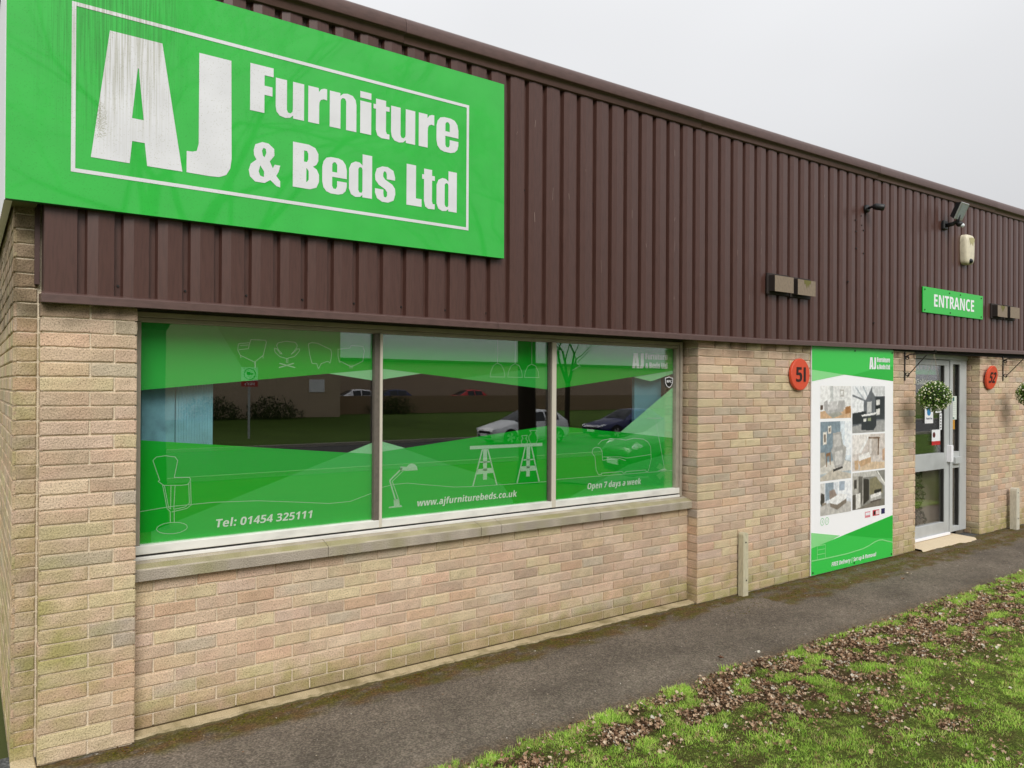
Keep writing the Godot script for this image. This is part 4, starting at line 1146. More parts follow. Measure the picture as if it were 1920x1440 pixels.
# ---------------------------------------------------------------- fittings on the cladding
func fittings() -> void:
	# brown slotted vent covers
	var spots := [[Vector3(5.856, 2.828, 0.044), "left brown vent cover of the pair right of the big green sign"], [Vector3(6.224, 2.823, 0.044), "right brown vent cover with a green stain, left of the ENTRANCE sign"], [Vector3(10.700, 2.874, 0.044), "left brown vent cover of the pair right of the ENTRANCE sign"], [Vector3(11.093, 2.879, 0.044), "rightmost brown vent cover, far right on the cladding"]]
	for k in 4:
		var o := thing("vent_cover", spots[k][1], "vent", spots[k][0], "brown vent covers on the cladding")
		var s := st0()
		bevel_box(s, Vector3(-0.005, -0.022, 0.0), Vector3(0.335, 0.178, 0.018), 0.003)
		put("back_plate", s, M.taupe_dark, o)
		s = st0()
		# hood: open underneath, front panel leaning a little
		hexa(s, [Vector3(0.02, 0.0, 0.07), Vector3(0.318, 0.0, 0.07), Vector3(0.318, 0.158, 0.018), Vector3(0.02, 0.158, 0.018), Vector3(0.02, 0.0, 0.082), Vector3(0.318, 0.0, 0.082), Vector3(0.318, 0.15, 0.082), Vector3(0.02, 0.15, 0.082)])
		put("hood", s, M.taupe, o)
		s = st0()
		quad(s, Vector3(0.0195, 0.006, 0.019), Vector3(0.0195, 0.0, 0.081), Vector3(0.0195, 0.15, 0.081), Vector3(0.0195, 0.158, 0.019))
		put("hood_side", s, M.taupe_dark, o)
		if k == 1 or k == 2:
			s = st0()
			sheet(s, P2("0.12,0.149 0.24,0.149 0.23,0.11 0.215,0.118 0.20,0.075 0.185,0.11 0.165,0.06 0.15,0.115 0.13,0.105"), 0.0832)
			put("algae_stain", s, mat("6f6a3a", 0.9), o)
	# camera
	var c := thing("security_camera", "small black security camera on the cladding left of the floodlight", "camera", Vector3(7.612, 3.863, 0.044))
	var s := st0(true)
	tube(s, [Vector3(0, 0, 0), Vector3(0, 0, 0.03)], [0.045, 0.04], 14)
	put("base", s, M.black, c)
	s = st0(true)
	tube(s, [Vector3(0, 0, 0.03), Vector3(0.0, 0.012, 0.07), Vector3(0.0, 0.0, 0.1)], [0.014, 0.014, 0.014], 8)
	ball(s, Vector3(0, 0.0, 0.1), Vector3.ONE * 0.024)
	put("arm", s, M.black, c)
	s = st0(true)
	tube(s, [Vector3(-0.015, 0.012, 0.085), Vector3(0.0, 0.004, 0.115), Vector3(0.035, -0.012, 0.175), Vector3(0.041, -0.015, 0.185)], [0.02, 0.036, 0.036, 0.03], 12)
	put("body", s, M.black, c)
	s = st0()
	tube(s, [Vector3(0.040, -0.0148, 0.1845), Vector3(0.0415, -0.0155, 0.187)], [0.022], 12)
	put("lens", s, M.car_glass, c)
	# floodlight with sensor
	var f := thing("floodlight", "black floodlight with a tilted silver head and sensor above the alarm box", "light fitting", Vector3(9.388, 3.918, 0.044))
	s = st0()
	bevel_box(s, Vector3(-0.05, -0.06, 0), Vector3(0.05, 0.05, 0.035), 0.01)
	put("base", s, M.black, f)
	s = st0(true)
	tube(s, [Vector3(0, -0.01, 0.03), Vector3(0.02, 0.0, 0.1), Vector3(0.03, 0.03, 0.15), Vector3(0.02, 0.1, 0.17)], [0.025, 0.026, 0.022, 0.02], 8)
	put("arm", s, M.black, f)
	s = st0()
	var bt := Transform3D(Basis(Vector3.RIGHT, deg_to_rad(25)).scaled(Vector3.ONE * 0.8), Vector3(0.03, 0.15, 0.17))
	var pts := []
	for q: Vector3 in [Vector3(-0.1, -0.11, -0.05), Vector3(0.1, -0.11, -0.05), Vector3(0.1, 0.1, -0.05), Vector3(-0.1, 0.1, -0.05), Vector3(-0.125, -0.13, 0.03), Vector3(0.125, -0.13, 0.03), Vector3(0.125, 0.125, 0.03), Vector3(-0.125, 0.125, 0.03)]: pts.append(bt * q)
	hexa(s, pts)
	put("lamp_head", s, M.black, f)
	s = st0()
	pts = []
	for q: Vector3 in [Vector3(-0.127, -0.132, 0.031), Vector3(0.127, -0.132, 0.031), Vector3(0.127, 0.127, 0.031), Vector3(-0.127, 0.127, 0.031), Vector3(-0.12, -0.125, 0.045), Vector3(0.12, -0.125, 0.045), Vector3(0.12, 0.12, 0.045), Vector3(-0.12, 0.12, 0.045)]: pts.append(bt * q)
	hexa(s, pts)
	put("lamp_bezel", s, M.rim, f)
	s = st0()
	quad(s, bt * Vector3(-0.09, -0.1, 0.0465), bt * Vector3(0.09, -0.1, 0.0465), bt * Vector3(0.09, 0.095, 0.0465), bt * Vector3(-0.09, 0.095, 0.0465))
	put("lamp_glass", s, mat("8f9698", 0.12), f)
	s = st0(true)
	ball(s, Vector3(0.035, -0.01, 0.17), Vector3(0.04, 0.035, 0.04))
	put("sensor", s, M.black, f)
	s = st0(true)
	ball(s, Vector3(0.045, -0.03, 0.195), Vector3(0.028, 0.026, 0.028))
	put("sensor_dome", s, M.lamp_glass, f)
	# alarm box
	var a := thing("alarm_box", "tall cream alarm box with a dark lens, streaked green at the top", "alarm", Vector3(9.943, 3.671, 0.044))
	s = st0(true)
	var rings := [[0.0, 1.0], [0.045, 1.0], [0.07, 0.94], [0.082, 0.8], [0.086, 0.45], [0.087, 0.0]]
	var loops := []
	for r: Array in rings:
		var loop := []
		for i in 32:
			var t := TAU * i / 32.0
			var cx := pow(absf(cos(t)), 0.42) * signf(cos(t)) * 0.118
			var cy := pow(absf(sin(t)), 0.34) * signf(sin(t)) * 0.188
			if cy < 0.0: cx *= 0.93
			loop.append(Vector3(cx * r[1], cy * (1.0 - (1.0 - r[1]) * 0.75), r[0]))
		loops.append(loop)
	for j in loops.size() - 1:
		for i in 32:
			quad(s, loops[j][i], loops[j][(i + 1) % 32], loops[j + 1][(i + 1) % 32], loops[j + 1][i])
	put("casing", s, M.cream, a)
	s = st0(true)
	ball(s, Vector3(0.0, -0.145, 0.07), Vector3(0.06, 0.034, 0.03), 14, 8)
	put("lens", s, M.car_glass, a)
	s = st0()
	sheet(s, P2("-0.06,0.14 0.02,0.15 0.08,0.14 0.075,0.09 0.06,0.105 0.04,0.04 0.0,0.08 -0.03,0.05 -0.05,0.10"), 0.0885)
	put("algae_stain", s, mat("b3ab80", 0.8), a)

# ---------------------------------------------------------------- brackets and flower balls
func make_bracket(label: String) -> Node3D:
	var o := thing("hanging_bracket", label, "bracket", Vector3.ZERO, "wrought iron hanging brackets")
	var s := st0()
	bevel_box(s, Vector3(-0.009, 0.0, 0.0), Vector3(0.009, 0.335, 0.008), 0.002)
	put("wall_bar", s, M.iron, o)
	s = st0(true)
	tube(s, [Vector3(0, 0.275, 0.006), Vector3(0, 0.30, 0.06), Vector3(0, 0.308, 0.16), Vector3(0, 0.305, 0.30), Vector3(0, 0.315, 0.345), Vector3(0, 0.335, 0.355), Vector3(0, 0.345, 0.34), Vector3(0, 0.335, 0.33)], [0.0065], 6)
	put("arm", s, M.iron, o)
	s = st0(true)
	var pts := []
	for i in 15: pts.append(Vector3(0.002 * sin(i * 2.0), lerpf(0.055, 0.30, i / 14.0), lerpf(0.035, 0.255, i / 14.0)))
	tube(s, pts, [0.0075, 0.0055], 6)
	put("stay", s, M.iron, o)
	for q: Array in [[Vector3(0, 0.262, 0.03), 0.022, 1.0], [Vector3(0, 0.07, 0.03), 0.026, -1.0]]:
		s = st0(true)
		pts = []
		for i in 15:
			var t := i / 14.0
			pts.append(q[0] + Vector3(0, q[2] * cos(t * 7.6) * q[1] * (1.0 - 0.55 * t), sin(t * 7.6) * q[1] * (1.0 - 0.55 * t)))
		tube(s, pts, [0.005], 6)
		put("scroll", s, M.iron, o)
	return o

func hangers() -> void:
	var b := make_bracket("black iron scroll bracket on the narrow pier between advertising board and door")
	b.position = Vector3(8.54, 2.008, 0.004)
	var c: Node3D = b.duplicate()
	c.name = numbered("hanging_bracket")
	add_child(c)
	c.position = Vector3(11.195, 2.03, 0.004)
	tag(c, "black iron scroll bracket right of the number 52 plaque", "bracket", "wrought iron hanging brackets")
	var o := thing("flower_ball", "round hanging topiary ball with white flowers in front of the shop door", "plant", Vector3(8.53, 1.83, 0.345), "hanging flower balls")
	var s := st0(true)
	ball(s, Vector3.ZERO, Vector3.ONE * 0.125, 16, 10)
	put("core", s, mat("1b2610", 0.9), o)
	s = st0()
	for i in 2600:
		var d := Vector3(rng.randfn(), rng.randfn(), rng.randfn()).normalized()
		var p := d * rng.randf_range(0.125, 0.168) * (1.0 + 0.07 * na.get_noise_3dv(d * 2.0))
		var u := d.cross(Vector3(rng.randfn(), rng.randfn(), rng.randfn())).normalized()
		var v := (d + Vector3(rng.randfn(), rng.randfn(), rng.randfn()) * 0.55).normalized()
		var l := rng.randf_range(0.012, 0.022)
		s.set_color(lin(["57762f", "6f923e", "42602a", "88a650"][rng.randi() % 4]))
		quad(s, p - u * l * 0.32, p + v * l * 0.4 - u * l * 0.45, p + v * l, p + v * l * 0.4 + u * l * 0.45)
	put("foliage", s, M.leaf, o)
	s = st0()
	for i in 240:
		var y := 1.0 - 2.0 * (i + 0.5) / 240.0
		var t := i * 2.39996 + rng.randf_range(-0.6, 0.6)
		var d := Vector3(sqrt(1.0 - y * y) * cos(t), y, sqrt(1.0 - y * y) * sin(t))
		if na.get_noise_3dv(d * 2.3) + rng.randf_range(-0.3, 0.3) < -0.3: continue
		var p := d * rng.randf_range(0.156, 0.176)
		var r := rng.randf_range(0.0055, 0.0105)
		s.set_color(lin(["eef0d8", "e3e6c4", "f4f3e6", "d9d3a8"][rng.randi() % 4]))
		ball(s, p, Vector3.ONE * r, 6, 4)
	put("flowers", s, M.tinted, o)
	s = st0()
	for i in 3:
		var t := TAU * i / 3.0
		tube(s, [Vector3(cos(t) * 0.1, 0.12, sin(t) * 0.1), Vector3(0, 0.475, -0.005)], [0.0012], 4)
	put("chain", s, M.taupe, o)
	var p2: Node3D = o.duplicate()
	p2.name = numbered("flower_ball")
	add_child(p2)
	p2.position = Vector3(11.19, 1.853, 0.345)
	p2.rotation.y = 2.0
	tag(p2, "round hanging topiary ball cut by the right edge of the photograph", "plant", "hanging flower balls")

func posts() -> void:
	var o := thing("timber_post", "short weathered square timber post standing against the pier below number 51", "post", Vector3(5.53, 0, 0.06), "short posts by the wall")
	var s := st0()
	slab(s, P2("-0.036,-0.02 0.04,-0.02 0.038,0.555 0.03,0.575 -0.026,0.578 -0.034,0.562"), -0.045, 0.01)
	put("shaft", s, M.wood, o)
	s = st0()
	for q: Vector2 in [Vector2(0.0, 0.49), Vector2(0.01, 0.14)]: tube(s, [Vector3(q.x, q.y, 0.008), Vector3(q.x, q.y, 0.014)], [0.008], 6)
	put("bolt", s, M.iron, o)
	o = thing("timber_post", "pale round topped post against the brick at the right edge", "post", Vector3(11.37, 0, 0.10), "short posts by the wall")
	s = st0()
	slab(s, P2("-0.05,-0.02 0.05,-0.02 0.05,0.52 0.044,0.548 0.025,0.565 -0.02,0.568 -0.042,0.555 -0.05,0.53"), -0.05, 0.03)
	put("shaft", s, M.wood_pale, o)
	s = st0()
	for y: float in [0.5, 0.15]: tube(s, [Vector3(0.0, y, 0.029), Vector3(0.0, y, 0.034)], [0.008], 6)
	put("bolt", s, M.iron, o)
	# doorstep of pale concrete
	s = st0(true)
	var n := 30
	for i in n:
		var x0 := lerpf(8.815, 10.15, float(i) / n)
		var x1 := lerpf(8.815, 10.15, float(i + 1) / n)
		var f0 := 0.07 + 0.02 * na.get_noise_2d(x0 * 5.0, 2.0) + (0.035 if x0 > 9.75 else 0.0)
		var f1 := 0.07 + 0.02 * na.get_noise_2d(x1 * 5.0, 2.0) + (0.035 if x1 > 9.75 else 0.0)
		quad(s, Vector3(x0, 0.022, f0), Vector3(x1, 0.022, f1), Vector3(x1, 0.034, -0.25), Vector3(x0, 0.034, -0.25))
		quad(s, Vector3(x0, -0.02, f0 + 0.03), Vector3(x1, -0.02, f1 + 0.03), Vector3(x1, 0.022, f1), Vector3(x0, 0.022, f0))
	var d := put("doorstep", s, M.step)
	tag(d, "worn pale concrete doorstep at the foot of the shop door", "step")

# ---------------------------------------------------------------- seen through the glass
func inside() -> void:
	var o := thing("room_divider", "plain light blue panel inside the window, left end", "panel", Vector3(0.535, 0.03, -0.31), "light blue panels inside the shop window")
	var s := st0()
	bevel_box(s, Vector3(-0.02, 0, -0.03), Vector3(0.162, 2.15, 0), 0.003)
	put("panel", s, M.teal, o)
	o = thing("room_divider", "ribbed light blue panel inside the window beside the plain blue one", "panel", Vector3(0.70, 0.03, -0.305), "light blue panels inside the shop window")
	s = st0()
	for i in 14:
		var x := i * 0.0149
		quad(s, Vector3(x, 0, 0), Vector3(x + 0.0112, 0, 0.008), Vector3(x + 0.0112, 2.1, 0.008), Vector3(x, 2.1, 0))
		quad(s, Vector3(x + 0.0112, 0, 0.008), Vector3(x + 0.0149, 0, 0), Vector3(x + 0.0149, 2.1, 0), Vector3(x + 0.0112, 2.1, 0.008))
	box(s, Vector3(0, 0, -0.03), Vector3(0.2086, 2.1, -0.001))
	put("panel", s, M.teal2, o)
	o = thing("room_divider", "light blue panel inside the window, right end", "panel", Vector3(4.459, 0.03, -0.3), "light blue panels inside the shop window")
	s = st0()
	bevel_box(s, Vector3(0, 0, -0.03), Vector3(0.338, 2.3, 0), 0.003)
	put("panel", s, mat("6aa5b3", 0.7), o)
	s = st0()
	bevel_box(s, Vector3(0.341, 0, -0.06), Vector3(0.62, 2.3, -0.02), 0.003)
	put("grey_end", s, M.frame_dim, o)
	s = st0()
	bevel_box(s, Vector3(1.86, 0.03, -0.9), Vector3(2.24, 1.28, -0.5), 0.004)
	tag(put("display_plinth", s, M.white_card), "white display plinth behind the green window film near the first mullion", "plinth")
	o = thing("header_board", "green board with cream lettering inside above the shop door", "sign", Vector3(8.95, 2.095, -0.27))
	s = st0()
	bevel_box(s, Vector3(0, 0, -0.02), Vector3(1.48, 0.24, 0), 0.002)
	put("board", s, M.green_b, o)
	fit_text("board_lettering", "Furniture", 0.22, 1.41, 0.072, 0.225, 0.0005, mat("e8ecc4", 0.6), o, true, 0.0, 0.002)
	s = st0()
	bevel_box(s, Vector3(10.05, 0.03, -0.9), Vector3(10.2, 1.9, -0.75), 0.01)
	tag(put("inner_post", s, M.taupe), "tan upright inside the shop seen through the door glass", "post")
	s = st0()
	bevel_box(s, Vector3(9.62, 0.03, -0.66), Vector3(10.75, 1.0, -0.6), 0.004)
	tag(put("low_screen", s, mat("dcd3c0", 0.7)), "pale low screen just inside, behind the lower door glass", "screen")
	o = thing("artificial_tree", "dark green plant standing inside behind the lower door glass", "plant", Vector3(9.72, 0.03, -0.44))
	s = st0()
	for i in 420:
		var y := rng.randf_range(0.1, 1.0)
		var r := 0.04 + 0.08 * absf(sin(y * 9.0)) * (1.2 - y)
		var t := rng.randf() * TAU
		var p := Vector3(cos(t) * r, y, sin(t) * r)
		var q := Vector3(rng.randfn(), rng.randfn(), rng.randfn()).normalized() * 0.035
		s.set_color(lin("2f4a2c"))
		tri(s, p, p + q, p + Vector3(q.z, 0.03, -q.x))
	put("foliage", s, M.leaf, o)
	s = st0()
	tube(s, [Vector3(0, 0, 0), Vector3(0, 1.0, 0)], [0.015, 0.006], 6)
	put("stem", s, M.bark, o)

# ---------------------------------------------------------------- across the road: what the glass reflects
func car(called: String, label: String, paint: Material, at: Vector3, turn: float, st: Array, wheels: Array, round_lamps := false) -> Node3D:
	var o := thing(called, label, "car", at, "", turn)
	var body := st0(true)
	var glass := st0()
	var ring := func(q: Array) -> Array:
		var out := []
		for sg: float in [1.0, -1.0]:
			var half := [Vector3(q[0], q[1], 0.0), Vector3(q[0], q[1], q[4] * 0.9 * sg), Vector3(q[0], q[1] + 0.16, q[4] * sg), Vector3(q[0], (q[1] + q[2]) * 0.52, q[4] * 1.01 * sg), Vector3(q[0], q[2], q[4] * 0.98 * sg), Vector3(q[0], q[3] - 0.06, (q[5] + 0.03) * sg), Vector3(q[0], q[3], q[5] * 0.78 * sg), Vector3(q[0], q[3] + 0.015, 0.0)]
			out.append(half)
		return out
	for i in st.size() - 1:
		var a: Array = ring.call(st[i])
		var b: Array = ring.call(st[i + 1])
		for h in 2:
			for j in 7:
				var p: Array = [a[h][j], b[h][j], b[h][j + 1], a[h][j + 1]]
				if h == 1: p.reverse()
				quad(body, p[0], p[1], p[2], p[3])
				var kind: int = st[i][6]
				var isg := (kind == 1 and j >= 5) or (kind == 2 and j == 4) or (kind == 3 and j >= 5)
				if isg:
					var c: Vector3 = (p[0] + p[1] + p[2] + p[3]) / 4.0
					var n: Vector3 = (p[1] - p[0]).cross(p[3] - p[0]).normalized() * 0.006
					var k := 0.9 if kind == 2 else 0.97
					quad(glass, c + (p[0] - c) * k + n, c + (p[1] - c) * k + n, c + (p[2] - c) * k + n, c + (p[3] - c) * k + n)
	for e: Array in [st[0], st[-1]]:
		var r: Array = ring.call(e)
		for j in 7:
			quad(body, r[0][j], r[0][j + 1], r[1][j + 1], r[1][j])
	put("body", body, paint, o)
	put("window", glass, M.car_glass, o)
	var w0: float = st[3][4]
	for x: float in wheels:
		for sg: float in [1.0, -1.0]:
			var s := st0(true)
			tube(s, [Vector3(x, 0.3, sg * (w0 - 0.17)), Vector3(x, 0.3, sg * (w0 + 0.012))], [0.3, 0.3], 22)
			var wh := put("wheel", s, M.tyre, o)
			s = st0()
			for k in 5:
				var t := TAU * k / 5.0
				var d := Vector3(cos(t), sin(t), 0)
				var n := Vector3(-sin(t), cos(t), 0)
				var c := Vector3(x, 0.3, sg * (w0 + 0.018))
				quad(s, c - n * 0.03, c + d * 0.2 - n * 0.06, c + d * 0.2 + n * 0.06, c + n * 0.03)
			tube(s, [Vector3(x, 0.3, sg * (w0 + 0.013)), Vector3(x, 0.3, sg * (w0 + 0.016))], [0.06], 10)
			put("rim", s, M.rim, wh)
			s = st0()
			var arch := PackedVector3Array()
			for k in 15:
				var t := PI * k / 14.0
				quad(s, Vector3(x + cos(t) * 0.3, 0.3 + sin(t) * 0.3, sg * (w0 + 0.010)), Vector3(x + cos(t) * 0.37, 0.3 + sin(t) * 0.37, sg * (w0 + 0.010)), Vector3(x + cos(t + 0.224) * 0.37, 0.3 + sin(t + 0.224) * 0.37, sg * (w0 + 0.010)), Vector3(x + cos(t + 0.224) * 0.3, 0.3 + sin(t + 0.224) * 0.3, sg * (w0 + 0.010)))
			put("wheel_arch", s, M.tyre, o)
	var fy: float = st[0][2]
	for sg: float in [1.0, -1.0]:
		var s := st0(true)
		var lx: float = st[1][0]
		if round_lamps:
			ball(s, Vector3(lx + 0.14, fy + 0.1, sg * st[1][4] * 0.80), Vector3(0.14, 0.13, 0.115), 18, 10)
			put("headlight", s, M.lamp_glass, o)
			s = st0(true)
			var rp := []
			for k in 25: rp.append(Vector3(lx + 0.06 + 0.06 * sin(TAU * k / 24.0), fy + 0.1 + 0.135 * sin(TAU * k / 24.0), sg * st[1][4] * 0.80 + 0.12 * cos(TAU * k / 24.0)))
			tube(s, rp, [0.018], 6)
			put("headlight_ring", s, M.rim, o)
		else:
			ball(s, Vector3(lx + 0.13, fy + 0.05, sg * st[1][4] * 0.83), Vector3(0.24, 0.085, 0.12), 14, 8)
			put("headlight", s, M.lamp_glass, o)
		s = st0(true)
		ball(s, Vector3(st[3][0] + 0.42, st[3][2] + 0.04, sg * (w0 + 0.09)), Vector3(0.07, 0.07, 0.1))
		put("mirror", s, paint, o)
	var g := st0()
	bevel_box(g, Vector3(-0.025, fy - 0.1, -0.42), Vector3(0.1, fy + 0.0, 0.42), 0.02)
	bevel_box(g, Vector3(-0.02, st[0][1] - 0.06, -0.5), Vector3(0.12, st[0][1] + 0.06, 0.5), 0.02)
	put("grille", g, M.tyre, o)
	g = st0()
	bevel_box(g, Vector3(-0.04, fy - 0.22, -0.26), Vector3(-0.02, fy - 0.11, 0.26), 0.003)
	put("number_plate", g, M.white_card, o)
	return o

func across_the_road() -> void:
	# stations: x from the front bumper, sill, waist, top, half width at waist, half width at top, glazing (1 windscreen, 2 sides, 3 rear)
	var hatch := [[0.0, 0.34, 0.56, 0.62, 0.60, 0.5, 0], [0.1, 0.2, 0.64, 0.70, 0.76, 0.64, 0], [0.8, 0.18, 0.80, 0.89, 0.83, 0.72, 0], [1.12, 0.18, 0.88, 0.97, 0.84, 0.72, 1], [1.95, 0.18, 0.92, 1.38, 0.84, 0.56, 2], [2.6, 0.18, 0.94, 1.43, 0.84, 0.57, 2], [3.35, 0.18, 0.97, 1.37, 0.83, 0.56, 3], [3.75, 0.2, 0.97, 1.02, 0.81, 0.66, 0], [3.9, 0.34, 0.62, 0.72, 0.74, 0.6, 0]]
	var saloon := [[0.0, 0.34, 0.54, 0.6, 0.62, 0.5, 0], [0.1, 0.2, 0.62, 0.67, 0.78, 0.66, 0], [1.0, 0.18, 0.78, 0.85, 0.85, 0.74, 0], [1.35, 0.18, 0.86, 0.92, 0.86, 0.74, 1], [2.1, 0.18, 0.9, 1.33, 0.86, 0.57, 2], [2.9, 0.18, 0.92, 1.38, 0.86, 0.57, 2], [3.4, 0.18, 0.93, 1.34, 0.85, 0.56, 3], [3.9, 0.2, 0.93, 0.98, 0.84, 0.7, 0], [4.35, 0.24, 0.86, 0.92, 0.8, 0.68, 0], [4.45, 0.36, 0.6, 0.72, 0.7, 0.58, 0]]
	var small := [[0.0, 0.34, 0.6, 0.68, 0.62, 0.5, 0], [0.1, 0.2, 0.7, 0.78, 0.76, 0.62, 0], [0.75, 0.18, 0.86, 0.95, 0.82, 0.7, 0], [1.0, 0.18, 0.92, 1.0, 0.83, 0.7, 1], [1.55, 0.18, 0.95, 1.36, 0.83, 0.6, 2], [2.3, 0.18, 0.96, 1.4, 0.83, 0.6, 2], [3.2, 0.18, 0.97, 1.36, 0.82, 0.6, 3], [3.5, 0.22, 0.95, 1.02, 0.8, 0.68, 0], [3.62, 0.34, 0.62, 0.75, 0.72, 0.6, 0]]
	car("parked_car", "silver hatchback parked along the road, reflected in the shop window", M.silver, Vector3(17.3, -0.5, 21.4), 0.03, hatch, [0.76, 3.2])
	car("parked_car", "dark blue saloon parked behind the silver hatchback", M.navy, Vector3(23.6, -0.5, 21.8), 0.03, saloon, [0.85, 3.5])
	car("parked_car", "small green car with round headlights parked beside the lawn", M.racing, Vector3(10.4, -0.02, 6.4), 0.34, small, [0.72, 3.1], true)
	var back := [[M.silver, "pale car half hidden behind the low brick wall"], [M.white, "white car half hidden behind the low brick wall"], [M.navy, "dark car half hidden behind the low brick wall"], [M.red, "red car half hidden behind the low brick wall"]]
	var xs := [17.4, 21.0, 24.0, 31.0]
	for k in 4:
		car("parked_car", back[k][1], back[k][0], Vector3(xs[k], 0.22, 48.0), 0.1, hatch, [0.76, 3.2])
	# brick units opposite
	var o := thing("brick_building", "tall brown brick unit across the road, reflected in the left pane", "building", Vector3(-10, -0.6, 42))
	var s := st0()
	box(s, Vector3(-30, 0, 0), Vector3(29.7, 7.6, 14))
	put("wall", s, M.far_brick, o)
	s = st0()
	box(s, Vector3(-30.2, 7.6, -0.2), Vector3(29.9, 7.9, 14.2))
	put("roof", s, M.corner, o)
	s = st0()
	box(s, Vector3(27.6, 2.1, -0.06), Vector3(28.6, 2.9, -0.003))
	put("wall_notice", s, M.white_card, o)
	o = thing("brick_building", "long low brick unit behind the parked cars across the road", "building", Vector3(45, -0.2, 52))
	s = st0()
	box(s, Vector3(-25, 0, 0), Vector3(40, 4.1, 14))
	put("wall", s, M.far_brick, o)
	s = st0()
	box(s, Vector3(-25.2, 4.1, -0.2), Vector3(40.2, 4.35, 14.2))
	put("roof", s, M.corner, o)
	s = st0()
	box(s, Vector3(19.75, -0.5, 44.8), Vector3(70, 1.2, 45.1))
	tag(put("low_wall", s, tri_mat(mat("bba080", 0.9, 0.2), M.far_brick.albedo_texture, Vector3(0.3, 1.2, 0.3))), "low dark brick retaining wall in front of the parked cars", "wall")
	s = st0()
	s.set_color(lin("6a6a68"))
	quad(s, Vector3(19.7, 0.2, 52), Vector3(90, 0.2, 52), Vector3(90, 0.2, 45.1), Vector3(19.7, 0.2, 45.1))
	struct("car_park", s, M.tarmac)
	# lorry sign on its post
	o = thing("road_sign", "white no lorries sign with red strip on a grey post", "sign", Vector3(9.86, -0.5, 28.9))
	s = st0()
	tube(s, [Vector3(0, 0, 0), Vector3(0, 3.1, 0)], [0.05], 10)
	put("post", s, M.alu, o)
	s = st0()
	bevel_box(s, Vector3(-0.36, 2.6, -0.075), Vector3(0.36, 3.2, -0.055), 0.004)
	put("plate", s, M.white_card, o)
	s = st0()
	bevel_box(s, Vector3(-0.36, 2.35, -0.076), Vector3(0.36, 2.598, -0.056), 0.004)
	put("strip", s, M.red, o)
	s = st0()
	var rp := []
	for k in 25: rp.append(Vector3(0.24 * cos(TAU * k / 24.0), 2.9 + 0.24 * sin(TAU * k / 24.0), -0.078))
	tube(s, rp, [0.022], 6)
	box(s, Vector3(-0.13, 2.86, -0.09), Vector3(0.03, 2.99, -0.0765)); box(s, Vector3(0.04, 2.86, -0.09), Vector3(0.13, 2.94, -0.0765))
	put("symbol", s, M.black, o)
	var t := fit_text("lettering", "HGV's", -0.22, 0.22, 2.41, 2.53, 0.0, M.white, o, true, 0.0, 0.003)
	t.rotation.y = PI
	t.position.z = -0.0765
	# trees on the lawn, bare in early spring
	bare_tree("bare tree with a forked trunk on the lawn close to the left window pane", Vector3(1.72, -0.1, 6.4), 0.23, 2.75, 3)
	bare_tree("bare tree with a straight thick trunk on the lawn beside the small green car", Vector3(9.55, -0.15, 8.2), 0.2, 3.3, 8)
	bare_tree("slender bare tree at the verge beyond the dark blue saloon", Vector3(29.0, -0.45, 30.0), 0.16, 2.6, 14)
	# shrubs against the tall unit
	for k in 3:
		var sp: Vector3 = [Vector3(11.5, -0.3, 41.2), Vector3(15.0, -0.3, 41.2), Vector3(24.5, -0.2, 44.0)][k]
		var sh := thing("shrub", ["low dark shrub against the tall brick unit, left one", "low dark shrub against the tall brick unit, right one", "low green shrub before the retaining wall"][k], "plant", sp, "shrubs across the road")
		s = st0()
		for i in 1500:
			var d := Vector3(rng.randfn(), absf(rng.randfn()), rng.randfn()).normalized() * Vector3(1.9, 1.5, 0.8) * pow(rng.randf(), 0.3)
			d *= 1.0 + 0.3 * na.get_noise_3dv(d * 1.2 + sp)
			var q := Vector3(rng.randfn(), rng.randfn(), rng.randfn()).normalized() * 0.12
			s.set_color(lin(["34421f", "465a28", "2a351a"][rng.randi() % 3]))
			tri(s, d, d + q, d + Vector3(q.y, -q.x, q.z) * 0.7)
		put("foliage", s, M.leaf, sh)

func bare_tree(label: String, at: Vector3, r: float, fork: float, seed_: int) -> void:
	var g := RandomNumberGenerator.new()
	g.seed = seed_
	var o := thing("bare_tree", label, "tree", at)
	var s := st0(true)
	var top := Vector3(g.randf_range(-0.08, 0.08), fork, g.randf_range(-0.08, 0.08))
	tube(s, [Vector3(0, -0.15, 0), Vector3(0, 0.12, 0), Vector3(0.02, 0.5, 0), top * 0.6, top], [r * 1.5, r * 1.18, r, r * 0.95, r * 1.0], 14)
	put("trunk", s, M.bark, o)
	var limb := st0(true)
	var twig := st0()
	var n := 4
	for i in n:
		var t := TAU * (i + g.randf() * 0.5) / n
		grow(limb, twig, g, top - Vector3(0, 0.12, 0), Vector3(cos(t) * 0.55, 1.0, sin(t) * 0.55).normalized(), r * g.randf_range(0.5, 0.68), g.randf_range(1.5, 2.3), 0)
	put("limb", limb, M.bark, o)
	put("crown", twig, M.bark, o)

